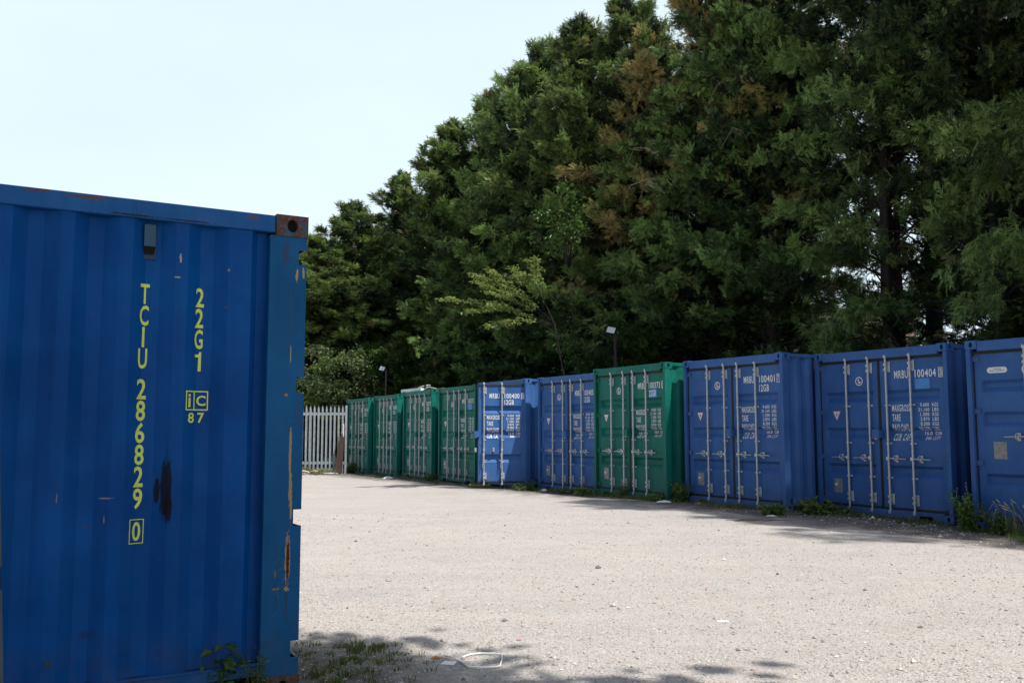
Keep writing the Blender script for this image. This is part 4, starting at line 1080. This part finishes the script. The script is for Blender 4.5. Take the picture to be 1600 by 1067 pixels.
# ------------------------------------------------------------------ tall leafy tree beside the photographer (its crown shades the near ground and the front container)
rsb = np.random.RandomState(61)
tr = empty('oak_tree', (3.6, -2.6, 0)); tag(tr, 'tall leafy tree out of frame whose crown shades the foreground', 'tree')
tb = MB(); cc = np.array([-2.35 + SX * 9.2 / math.tan(SUN_EL) - 3.6, 2.35 + SY * 9.2 / math.tan(SUN_EL) + 2.6, 9.2])
tb.tube([(0, 0, 0), (0.05, 0.1, 2), (-0.05, 0.5, 5), (-0.3, 1.4, 8)], [0.32, 0.26, 0.20, 0.13], 10)
P = []
for k in range(105):
    a = rsb.uniform(0, 6.28); r_ = math.sqrt(rsb.rand()); c_ = cc + np.array([3.7 * r_ * math.cos(a), 3.6 * r_ * math.sin(a), rsb.uniform(-1.0, 1.2) * (1 - 0.5 * r_)])
    if k % 3 == 0: tb.tube([(-0.2, 1.0, 7), (np.array([-0.2, 1.0, 7]) + c_) / 2 + [0, 0, 0.4], c_], [0.08, 0.04, 0.015], 5)
    P.append(c_ + rsb.normal(0, 0.42, (170, 3)) * [1, 1, 0.6])
P.append(cc + np.array([3.4, 2.45, 0]) + rsb.normal(0, 0.34, (170, 3)))          # outlying bough
P.append(cc + np.array([2.55, 2.35, 0]) + rsb.normal(0, 0.36, (200, 3)))
for dx, dy in ((1.25, 3.35), (0.75, 3.30), (0.25, 3.45), (-0.4, 3.4), (1.0, 2.8), (1.5, 2.9), (0.5, 2.7)):
    P.append(cc + np.array([dx, dy, rsb.uniform(-0.2, 0.2)]) + rsb.normal(0, 0.26, (190, 3)))
V_, ti = leaf_cloud(np.concatenate(P), rsb, 0.26, 1, 0.05, 0.4)
link('crown', tri_mesh('crown', V_, [LEAF_MID], {'tint': ti}), tr); tb.build('trunk', [BARK], tr, smooth=True)

# ------------------------------------------------------------------ brick house seen through the trees
hs = empty('brick_house', (12.75, 40.0, 0), -0.12); tag(hs, 'brown brick house glimpsed through the conifers above the containers', 'house')
t = NT('brown_brick'); br = t.n('ShaderNodeTexBrick'); br.inputs['Scale'].default_value = 4.2
br.inputs['Color1'].default_value = (0.20, 0.13, 0.10, 1); br.inputs['Color2'].default_value = (0.32, 0.23, 0.18, 1); br.inputs['Mortar'].default_value = (0.40, 0.37, 0.33, 1)
br.inputs['Mortar Size'].default_value = 0.018; sp = t.n('ShaderNodeSeparateXYZ'); t.l(t.obj(), sp.inputs[0]); cbn = t.n('ShaderNodeCombineXYZ'); t.l(sp.outputs[0], cbn.inputs[0]); t.l(sp.outputs[2], cbn.inputs[1])
t.l(cbn.outputs[0], br.inputs['Vector']); t.bsdf(br.outputs['Color'], 0.9); BRICK = t.mat
mb = MB(); mb.box(0, 4.6, 0, 6, 0, 6.5); mb.build('wall', [BRICK], hs)
mb = MB(); mb.box(-0.06, 4.66, -0.06, 6.06, 6.501, 6.66); mb.build('roof', [plain('pale_concrete_coping', (0.36, 0.34, 0.31), 0.85, 0, 0.3, 3)], hs)
for x0 in (1.3, 3.0):
    mb = MB(); mb.box(x0, x0 + 1.1, -0.03, 0.02, 3.9, 5.1); w_ = mb.build('window', [PLASTIC], hs)
    mb = MB(); mb.box(x0 + 0.07, x0 + 0.52, -0.034, -0.0305, 3.97, 5.03); mb.box(x0 + 0.58, x0 + 1.03, -0.034, -0.0305, 3.97, 5.03); mb.build('pane', [plain('dark_window_glass', (0.03, 0.035, 0.04), 0.1)], w_)

# ------------------------------------------------------------------ lamps on poles
def lamp(label, loc, h, tilt, size, mat, rz, arm=0.10):
    r = empty('floodlight_pole', loc, rz); tag(r, label, 'floodlight', 'floodlights on poles behind the row')
    mb = MB(); mb.box(-0.03, 0.03, -0.03, 0.03, 0, h); mb.build('pole', [mat], r, bevel=0.004)
    mb = MB(); s = size; mb.box(-s / 2, s / 2, -0.045, 0.03, -s * 0.42, s * 0.42); mb.box(-s * 0.35, s * 0.35, 0.03, 0.06, -s * 0.25, s * 0.25); mb.box(-0.012, 0.012, 0.03, 0.10, -0.02, 0.02)
    hd = mb.build('lamp_head', [GASKET], r, (-arm, -0.06, h - 0.04), bevel=0.006); hd.rotation_euler = (math.radians(tilt), 0, 0)
    hd.rotation_euler = (math.radians(tilt), math.radians(12), math.radians(-25))
    mb = MB(); mb.box(-s * 0.46, s * 0.46, -0.049, -0.0455, -s * 0.38, s * 0.38); mb.build('glass', [LAMPGLASS], hd)
    mb = MB(); mb.tube([(0, 0, h), (-arm * 0.5, -0.01, h + 0.03), (-arm, -0.03, h - 0.02)], 0.010, 5); mb.build('bracket', [mat], r)
    return r
lamp('white faced floodlight on a brown pole behind the green container numbered 100373', (2.70, 24.15, 0), 4.02, -28, 0.23, BROWNPOLE, 0.1, 0.11)
lamp('small bright floodlight on a thin pole behind the far green containers', (-4.80, 35.2, 0), 3.74, -32, 0.22, plain('dark_steel_pole', (0.05, 0.045, 0.04), 0.6), 0.1, 0.13)

# ------------------------------------------------------------------ things on the roofs, leaning board, yellow rack
def on_cont(i, u, w, z):
    _, _, loc, rz = CONT[i][:4]; c_, s_ = math.cos(rz), math.sin(rz); return (loc[0] + u * c_ - w * s_, loc[1] + u * s_ + w * c_, loc[2] + z)
rz = CONT[1][3]
mb = MB(); mb.box(-0.8, 0.9, -0.05, 0.05, 0.0, 0.10); mb.box(-0.8, 0.9, -0.055, -0.052, 0.02, 0.08)
o = mb.build('metal_bar', [PLASTIC], None, on_cont(2, -0.05, 0.30, CH + 0.004), rz + 0.02, bevel=0.006); tag(o, 'long white bar lying across the roofs of two green containers', 'bar')
mb = MB(); mb.tube([(0.28 * math.cos(a), 0.22 * math.sin(a), 0.11 + 0.08 * math.sin(a * 1.0 + 1)) for a in np.linspace(0, 6.0, 22)], 0.010, 6); mb.tube([(0.28, 0, 0.14), (0.7, 0.1, 0.08), (1.0, 0.2, 0.02)], 0.010, 6)
o = mb.build('hose', [PLASTIC], None, on_cont(2, 0.62, 0.42, CH - 0.0), rz); tag(o, 'coiled pale hose on a green container roof beside the white bar', 'hose')
mb = MB(); mb.box(-0.6, 0.6, -0.04, 0.04, 0, 0.035); mb.box(-0.3, 0.9, 0.06, 0.13, 0.0, 0.03)
o = mb.build('plank', [plain('orange_stained_wood', (0.42, 0.20, 0.08), 0.8, 0, 0.2)], None, on_cont(2, 1.95, 0.32, CH + 0.0), rz, bevel=0.003); tag(o, 'orange brown planks on the roof edge where two green containers meet', 'planks')
r = empty('rusty_board', (-5.86, 31.35, -0.13), -0.25); tag(r, 'rusty brown board leaning between the fence and the farthest green container', 'board')
mb = MB(); mb.face([(-0.20, 0, 0), (0.22, 0.05, 0), (0.22, 0.25, 1.36), (0.03, 0.25, 1.40), (-0.12, 0.2, 1.05), (-0.16, 0.12, 0.55)]); mb.face([(-0.20, 0.02, 0), (-0.16, 0.14, 0.55), (-0.12, 0.22, 1.05), (0.03, 0.27, 1.40), (0.22, 0.27, 1.36), (0.22, 0.07, 0)])
mb.build('board', [RUST], r); r.scale = (0.62, 0.8, 1.0)
mb = MB(); mb.box(0.14, 0.18, 0.24, 0.27, 1.2, 1.75); mb.box(0.0, 0.18, 0.235, 0.275, 1.16, 1.2); mb.build('white_strip', [PLASTIC], r)
mb = MB(); rsd = np.random.RandomState(71)
for k in range(26):
    c_ = np.array([rsd.uniform(-0.9, 0.35), rsd.uniform(-0.3, 0.25), rsd.uniform(0.02, 0.16)]); a = rsd.uniform(0, 6.28); l = rsd.uniform(0.15, 0.6); d = np.array([math.cos(a), math.sin(a) * 0.5, rsd.uniform(-0.12, 0.25)]) * l / 2
    mb.tube([c_ - d, c_ + rsd.normal(0, 0.02, 3), c_ + d], [0.012, 0.014, 0.007], 5, m=int(rsd.rand() < 0.10))
o = mb.build('brushwood', [TWIG, PLASTIC], None, (-6.3, 30.95, -0.10)); tag(o, 'pile of dead sticks and debris at the right foot of the palisade fence', 'brushwood', kind='stuff')
r = empty('yellow_frame', (-0.93, 22.78, 0.03), 0.02); tag(r, 'flat yellow metal frame lying on the ground under the open blue door', 'frame')
for y in (0.0, 0.42):
    mb = MB(); mb.box(-0.12, 0.42, y, y + 0.04, 0.01, 0.040); mb.build('rail', [YPAINT], r, bevel=0.004)
for x in (-0.12, 0.10, 0.35):
    mb = MB(); mb.box(x, x + 0.04, 0.041, 0.419, 0.012, 0.034); mb.build('crossbar', [YPAINT], r, bevel=0.004)

# ------------------------------------------------------------------ weeds and grass
def grass_mesh(rs_, n, h, r, lean=0.5, w=0.006, heads=0):
    V = []; 
    for k in range(n):
        a = rs_.uniform(0, 6.28); rr = r * math.sqrt(rs_.rand()); p = np.array([rr * math.cos(a), rr * math.sin(a), 0]); hh = h * rs_.uniform(0.5, 1.15)
        d = np.array([math.cos(a), math.sin(a), 0]) * lean * rs_.uniform(0.1, 1.0) + np.array([rs_.normal(0, 0.2), rs_.normal(0, 0.2), 0])
        b = rs_.uniform(0, 6.28); s = np.array([math.cos(b), math.sin(b), 0]) * w * rs_.uniform(0.7, 1.3)
        m = p + np.array([0, 0, hh * 0.6]) + d * hh * 0.3; t_ = p + np.array([0, 0, hh * 0.9]) + d * hh * 0.9
        V += [p - s, p + s, m + s * 0.8, p - s, m + s * 0.8, m - s * 0.8, m - s * 0.8, m + s * 0.8, t_]
    return np.array(V)
def grass_tuft(name, label, cat, loc, n, h, r, seed, mat=GRASSM, lean=0.5, w=0.006, kind=None, group=None, heads=0):
    rs_ = np.random.RandomState(seed); V = grass_mesh(rs_, n, h, r, lean, w)
    if not heads:
        o = link(name, tri_mesh(name, V, [mat], {'tint': np.clip(rs_.normal(0.5, 0.25, len(V) // 3), 0, 1)}), None, loc); tag(o, label, cat, group, kind); return o
    root = empty(name, loc); tag(root, label, cat, group, kind)
    link('blade', tri_mesh('blade', V, [mat], {'tint': np.clip(rs_.normal(0.5, 0.25, len(V) // 3), 0, 1)}), root); root.children[0].name = 'blades'
    mb = MB()
    for k in range(heads):
        a = rs_.uniform(0, 6.28); p = np.array([rs_.normal(0, r * 0.5), rs_.normal(0, r * 0.5), 0]); L_ = h * rs_.uniform(1.1, 1.6); d = np.array([-0.35 + rs_.normal(0, 0.25), rs_.normal(0, 0.15), 0])
        q1 = p + [0, 0, L_ * 0.6]; q1 = q1 + d * L_ * 0.25; q2 = q1 + np.array([d[0] * 0.9, d[1], 0.55]) * L_ * 0.38; q3 = q2 + np.array([d[0] * 1.6, d[1], 0.5]) * L_ * 0.2
        mb.tube([p, q1, q2], [0.003, 0.0022, 0.0018], 4); mb.tube([q2, (q2 + q3) / 2, q3], [0.004, 0.009, 0.002], 5)
    mb.build('seed_heads', [STRAW], root)
    return root
def weed(name, label, cat, loc, h, r, n, seed, mat=WEEDM, size=0.06, per=3, group=None, flowers=0):
    rs_ = np.random.RandomState(seed); st = []
    for k in range(n):
        a = rs_.uniform(0, 6.28); d = np.array([math.cos(a) * r, math.sin(a) * r, 0]) * rs_.uniform(0.1, 1); hh = h * rs_.uniform(0.45, 1.1)
        st.append(([(d[0] * 0.2, d[1] * 0.2, 0), (d[0] * 0.6, d[1] * 0.6, hh * 0.5), (d[0], d[1], hh)], 0.004))
    w_ = leafy(name, label, cat, loc, st, mat, size, per, size * 0.4, seed, group, bark=plain('green_stem_%d' % seed, (0.06, 0.09, 0.03), 0.7), step=0.035, start=0.12)
    if flowers:
        mb = MB()
        for k in range(flowers):
            P_ = st[k % len(st)][0][2]; p = np.array(P_) + [rs_.normal(0, 0.04), rs_.normal(0, 0.04), 0.10 + 0.05 * rs_.rand()]
            mb.tube([P_, p], 0.002, 4, m=1)
            for j in range(5): a = j * 1.256; mb.face([p, p + np.array([math.cos(a), math.sin(a), 0.3]) * 0.016, p + np.array([math.cos(a + 0.9), math.sin(a + 0.9), 0.3]) * 0.016], 0)
        mb.build('flower', [plain('pale_yellow_petal_%d' % seed, (0.7, 0.68, 0.35), 0.6), STRAW], w_)
    return w_
def G(x, y, dz=0.0): return (x, y, float(gz(np.array(x), np.array(y))) + dz)
weed('weed', 'tall dark leafy weed between the container numbered 100404 and the last blue one', 'weed', G(6.15, 12.62), 0.46, 0.22, 30, 101, size=0.06, flowers=5)
weed('weed', 'sprawling weed with yellow flowers in front of the last blue container', 'weed', G(6.42, 12.32), 0.30, 0.28, 18, 102, size=0.045, flowers=5)
grass_tuft('grass_tuft', 'tall grass with pale seed heads at the right edge of the photo', 'grass tuft', G(6.56, 11.98), 90, 0.34, 0.22, 103, heads=9, lean=0.4)
grass_tuft('grass_tuft', 'bright green grass tuft on the gravel at the lower right edge', 'grass tuft', G(6.33, 11.62), 70, 0.10, 0.20, 104, lean=0.8)
weed('weed', 'low broad leaved weed at the foot of the container numbered 100401', 'weed', G(4.15, 14.78), 0.13, 0.26, 22, 105, size=0.085)
weed('weed', 'bright leafy weed in the gap between the containers numbered 100401 and 100404', 'weed', G(4.80, 14.82), 0.18, 0.34, 30, 106, size=0.085)
weed('weed', 'darker taller weed deep in the gap behind the bright leafy one', 'weed', G(4.95, 15.65), 0.34, 0.20, 16, 107, size=0.06)
weed('weed', 'low weed under the left door of the container numbered 100404', 'weed', G(5.22, 14.72), 0.09, 0.24, 16, 108, size=0.06)
weed('weed', 'dark bushy weed in the corner between the green container 100373 and the blue 100401', 'weed', G(3.08, 17.10), 0.32, 0.20, 26, 109, size=0.055)
weed('weed', 'yellowish low weed at the right foot of the green container numbered 100373', 'weed', G(2.62, 17.25), 0.13, 0.20, 20, 110, size=0.05)
weed('weed', 'weed growing up between the locking bars at the middle of the green container 100373', 'weed', G(2.15, 18.30), 0.28, 0.14, 14, 111, size=0.045, flowers=3)
weed('weed', 'leafy weed at the left foot of the green container numbered 100373', 'weed', G(1.45, 19.10), 0.16, 0.26, 26, 112, size=0.055)
weed('weed', 'low green weed below the container numbered 100405', 'weed', G(1.15, 20.05), 0.12, 0.35, 24, 113, size=0.05)
weed('weed', 'weed where the blue containers 100400 and 100405 meet', 'weed', G(0.42, 21.55), 0.18, 0.24, 20, 114, size=0.05)
weed('weed', 'grassy weed in front of the open blue door', 'weed', G(0.22, 21.2), 0.12, 0.34, 20, 115, size=0.045)
weed('weed', 'weed in the dark gap between the third and fourth green containers from the fence', 'weed', G(-2.32, 26.5), 0.22, 0.25, 16, 116, size=0.05)
weed('weed', 'weed at the foot of the farthest green container beside the rusty board', 'weed', G(-5.55, 32.1), 0.35, 0.35, 24, 117, size=0.07)
weed('weed', 'low leafy plant with round leaves against the wall of the foreground container', 'weed', (-1.50, 4.93, 0.0), 0.30, 0.075, 9, 118, LEAF_MID, 0.062, 3)
weed('weed', 'feathery green weed at the post foot of the foreground container', 'weed', (-1.31, 4.90, 0.0), 0.27, 0.10, 16, 119, size=0.022, per=3)
weed('weed', 'small sprig showing at the bottom left edge of the photo', 'weed', (-2.24, 4.52, 0.0), 0.24, 0.05, 6, 120, size=0.05)
mb_ = [(-6.2, 31.3, 0.26), (-6.6, 31.3, 0.28), (-7.0, 31.35, 0.34), (-7.4, 31.3, 0.38), (-7.8, 31.35, 0.36), (-8.3, 31.4, 0.36)]
rs_ = np.random.RandomState(130); VV = []
for x, y, h in mb_:
    for k in range(4): VV.append(grass_mesh(rs_, 90, h, 0.28) + np.array([x + rs_.normal(0, 0.2), y + rs_.normal(0, 0.1), -0.12]))
V_ = np.concatenate(VV); o = link('grass', tri_mesh('grass', V_, [GRASSM], {'tint': np.clip(rs_.normal(0.7, 0.2, len(V_) // 3), 0, 1)})); tag(o, 'bright grass along the foot of the palisade fence', 'grass', kind='stuff')
VV = []                                            # sparse growth along the whole row
for i_, cdef in enumerate(CONT):
    for k in range(60 if i_ > 4 else 14):
        u = rs_.uniform(-0.1, 2.5); w = -abs(rs_.normal(0.08, 0.16)); p = on_cont(i_, u, w, 0); z = float(gz(np.array(p[0]), np.array(p[1])))
        VV.append(grass_mesh(rs_, 16, rs_.uniform(0.03, 0.11), 0.09, 0.8, 0.006) + np.array([p[0], p[1], z]))
V_ = np.concatenate(VV); o = link('grass', tri_mesh('grass', V_, [GRASSM], {'tint': np.clip(rs_.normal(0.45, 0.25, len(V_) // 3), 0, 1)})); tag(o, 'sparse low grass growing along the feet of the containers', 'grass', kind='stuff')
VV = []
for k in range(150):
    p = (rs_.normal(-1.00, 0.20), rs_.uniform(4.7, 6.25)); h = rs_.uniform(0.015, 0.055)
    if p[0] < -1.45: continue
    VV.append(grass_mesh(rs_, rs_.randint(6, 22), h, 0.035, 0.8, 0.0028) + np.array([p[0], p[1], 0.0]))
for (x, y, h, n) in ((-1.02, 6.25, 0.07, 16), (-1.0, 6.08, 0.045, 60), (-0.88, 6.18, 0.040, 60), (-1.30, 6.22, 0.035, 40), (-1.0, 5.3, 0.06, 50), (-1.12, 5.5, 0.055, 50), (-1.05, 5.75, 0.05, 50)):
    VV.append(grass_mesh(rs_, n, h, 0.05, 0.7, 0.003) + np.array([x, y, 0.0]))
V_ = np.concatenate(VV); o = link('grass', tri_mesh('grass', V_, [GRASSM], {'tint': np.clip(rs_.normal(0.4, 0.25, len(V_) // 3), 0, 1)})); tag(o, 'patchy grass and clover by the corner of the foreground container', 'grass', kind='stuff')

# ------------------------------------------------------------------ loose stones and litter
def stones(name, label, n, gen, size, cols, seed):
    rs_ = np.random.RandomState(seed)
    octv = np.array([(1, 0, 0), (-1, 0, 0), (0, 1, 0), (0, -1, 0), (0, 0, 1), (0, 0, -1)], float)
    octf = np.array([(0, 2, 4), (2, 1, 4), (1, 3, 4), (3, 0, 4), (2, 0, 5), (1, 2, 5), (3, 1, 5), (0, 3, 5)])
    pos = gen(rs_, n); s = size * np.exp(rs_.normal(0, 0.42, n)); sc_ = np.stack([s * rs_.uniform(0.7, 1.3, n), s * rs_.uniform(0.6, 1.1, n), s * rs_.uniform(0.35, 0.7, n)], 1)
    jit = octv[None] * sc_[:, None, :] * rs_.uniform(0.7, 1.25, (n, 6, 1)); a = rs_.uniform(0, 6.28, n); c_, s_ = np.cos(a), np.sin(a)
    x = jit[..., 0] * c_[:, None] - jit[..., 1] * s_[:, None]; y = jit[..., 0] * s_[:, None] + jit[..., 1] * c_[:, None]
    V_ = np.stack([x + pos[:, 0:1], y + pos[:, 1:2], jit[..., 2] + gz(pos[:, 0], pos[:, 1])[:, None] + (sc_[:, 2] * 0.35)[:, None]], -1)
    tri = V_[:, octf].reshape(-1, 3)
    t = NT(name + '_stone'); at = t.n('ShaderNodeAttribute', attribute_name='tint'); cr = t.n('ShaderNodeValToRGB'); t.l(at.outputs['Fac'], cr.inputs[0])
    cr.color_ramp.interpolation = 'CONSTANT'
    for k, cl in enumerate(cols):
        e = cr.color_ramp.elements[k] if k < 2 else cr.color_ramp.elements.new(k / len(cols)); e.position = k / len(cols); e.color = (*cl, 1)
    t.bsdf(cr.outputs['Color'], 0.85)
    o = link(name, tri_mesh(name, tri, [t.mat], {'tint': np.repeat(rs_.rand(n), 8)})); tag(o, label, 'gravel', kind='stuff')
def gen_near(rs_, n):
    d = 4.6 + 11 * rs_.rand(n) ** 1.7; u = rs_.uniform(-0.26, 0.58, n); return np.stack([u * d, d], 1)
def gen_row(rs_, n):
    t_ = rs_.uniform(-1.5, 24, n); o_ = -np.abs(rs_.normal(0.1, 0.45, n)); return np.stack([5.9 - 0.507 * t_ + 0.862 * o_ , 13.9 + 0.862 * t_ + 0.507 * o_], 1)
COLS = [(0.40, 0.385, 0.36), (0.46, 0.42, 0.37), (0.33, 0.32, 0.31), (0.60, 0.58, 0.55), (0.22, 0.21, 0.205), (0.42, 0.34, 0.27), (0.36, 0.35, 0.34), (0.50, 0.47, 0.43)]
stones('gravel', 'loose pale gravel scattered over the yard', 26000, gen_near, 0.0062, COLS, 201)
stones('gravel', 'bigger loose stones lying on the yard, some dark and some white', 420, gen_near, 0.0115, [(0.10, 0.095, 0.09), (0.30, 0.28, 0.26), (0.5, 0.47, 0.43), (0.62, 0.6, 0.57), (0.36, 0.20, 0.13), (0.14, 0.12, 0.11)], 202)
stones('gravel', 'darker stones and crumbs along the foot of the containers', 4500, gen_row, 0.016, [(0.10, 0.09, 0.08), (0.20, 0.185, 0.17), (0.34, 0.32, 0.30), (0.06, 0.055, 0.05), (0.15, 0.12, 0.09), (0.42, 0.40, 0.37)], 203)

def crumple(name, label, cat, loc, w, d, h, mat, seed, rz=0.0):
    rs_ = np.random.RandomState(seed); n = 7; V = []; F = []
    for j in range(n):
        for i in range(n):
            u, v = i / (n - 1) - 0.5, j / (n - 1) - 0.5; ed = 1 - max(abs(u), abs(v)) * 2
            V.append((u * w * (1 + rs_.normal(0, 0.08)), v * d * (1 + rs_.normal(0, 0.08)), max(0.003, h * ed * rs_.uniform(0.2, 1.0) + 0.004)))
    for j in range(n - 1):
        for i in range(n - 1): F.append((j * n + i, j * n + i + 1, (j + 1) * n + i + 1, (j + 1) * n + i))
    me = bpy.data.meshes.new(name); me.from_pydata(V, [], F); me.materials.append(mat)
    o = link(name, me, None, loc, rz); sm = o.modifiers.new('thick', 'SOLIDIFY'); sm.thickness = 0.002; tag(o, label, cat); return o
crumple('litter', 'crumpled white wrapper on the ground below the right corner of green container 100373', 'litter', G(2.75, 16.95), 0.26, 0.12, 0.06, PLASTIC, 301, -0.2)
crumple('litter', 'white scrap of paper on the ground between the weeds of containers 100400 and 100405', 'litter', G(0.72, 21.15), 0.24, 0.14, 0.07, PLASTIC, 302)
crumple('litter', 'small white scrap left of the container 100401 weeds, on the sunlit gravel edge', 'litter', G(4.02, 14.55), 0.16, 0.08, 0.03, PLASTIC, 303)
crumple('litter', 'white paper cup piece at the right corner foot of container 100404', 'litter', G(6.38, 13.45), 0.08, 0.06, 0.06, PLASTIC, 304)
crumple('litter', 'white plastic scrap in front of the second green container from the fence', 'litter', G(-3.75, 28.2), 0.34, 0.12, 0.10, PLASTIC, 305)
crumple('litter', 'crushed pale can in front of the bars of container 100404', 'litter', G(5.42, 14.10), 0.12, 0.06, 0.05, GALV, 306)
crumple('litter', 'yellow wrapper at the left foot of container 100401', 'litter', G(3.30, 16.52), 0.14, 0.07, 0.05, YPAINT, 307)
crumple('litter', 'flat white card on the gravel in front of container 100401', 'litter', G(3.38, 14.05), 0.16, 0.07, 0.01, PLASTIC, 308)
crumple('litter', 'flattened silvery disc of card in the middle of the gravel', 'litter', G(1.56, 7.0), 0.09, 0.055, 0.008, PLASTIC, 309)
crumple('litter', 'torn white card beside the clear plastic frame in the foreground', 'litter', G(-0.385, 5.80), 0.080, 0.085, 0.006, PLASTIC, 310, -0.2)
crumple('litter', 'orange brown leaf left of the torn white card', 'litter', G(-0.475, 5.92), 0.055, 0.05, 0.014, plain('orange_dry_leaf', (0.45, 0.20, 0.07), 0.8), 311)
crumple('litter', 'tiny red scrap on the gravel beyond the foreground litter', 'litter', G(0.045, 6.35), 0.03, 0.012, 0.004, RED, 312)
# bottle shaped loop of clear plastic
mb = MB(); pts = [(-0.31, 5.90), (-0.26, 5.965), (-0.20, 5.985), (-0.11, 5.975), (-0.065, 5.95), (-0.06, 5.85), (-0.072, 5.69), (-0.10, 5.665), (-0.19, 5.665), (-0.26, 5.68), (-0.31, 5.80), (-0.345, 5.86)]
mb.tube([(x, y, float(gz(np.array(x), np.array(y))) + 0.010) for x, y in pts], 0.0055, 6)
o = mb.build('plastic_strap', [PLASTIC]); tag(o, 'bottle shaped loop of flat white plastic strap lying in the foreground', 'plastic strap')
mb = MB(); rsd = np.random.RandomState(81)
for k in range(9):
    a = rsd.uniform(-0.35, 0.25); c_ = np.array([3.55 + rsd.normal(0, 0.16), 13.35 + rsd.normal(0, 0.07), 0.13]); l = rsd.uniform(0.1, 0.3); d = np.array([math.cos(a), math.sin(a), 0.05]) * l
    mb.tube([c_ - d, c_ + [0, 0, 0.006], c_ + d], [0.003, 0.005, 0.002], 4)
o = mb.build('dead_branch', [BARK]); tag(o, 'dry dark branch lying on the gravel in front of container 100401', 'branch')
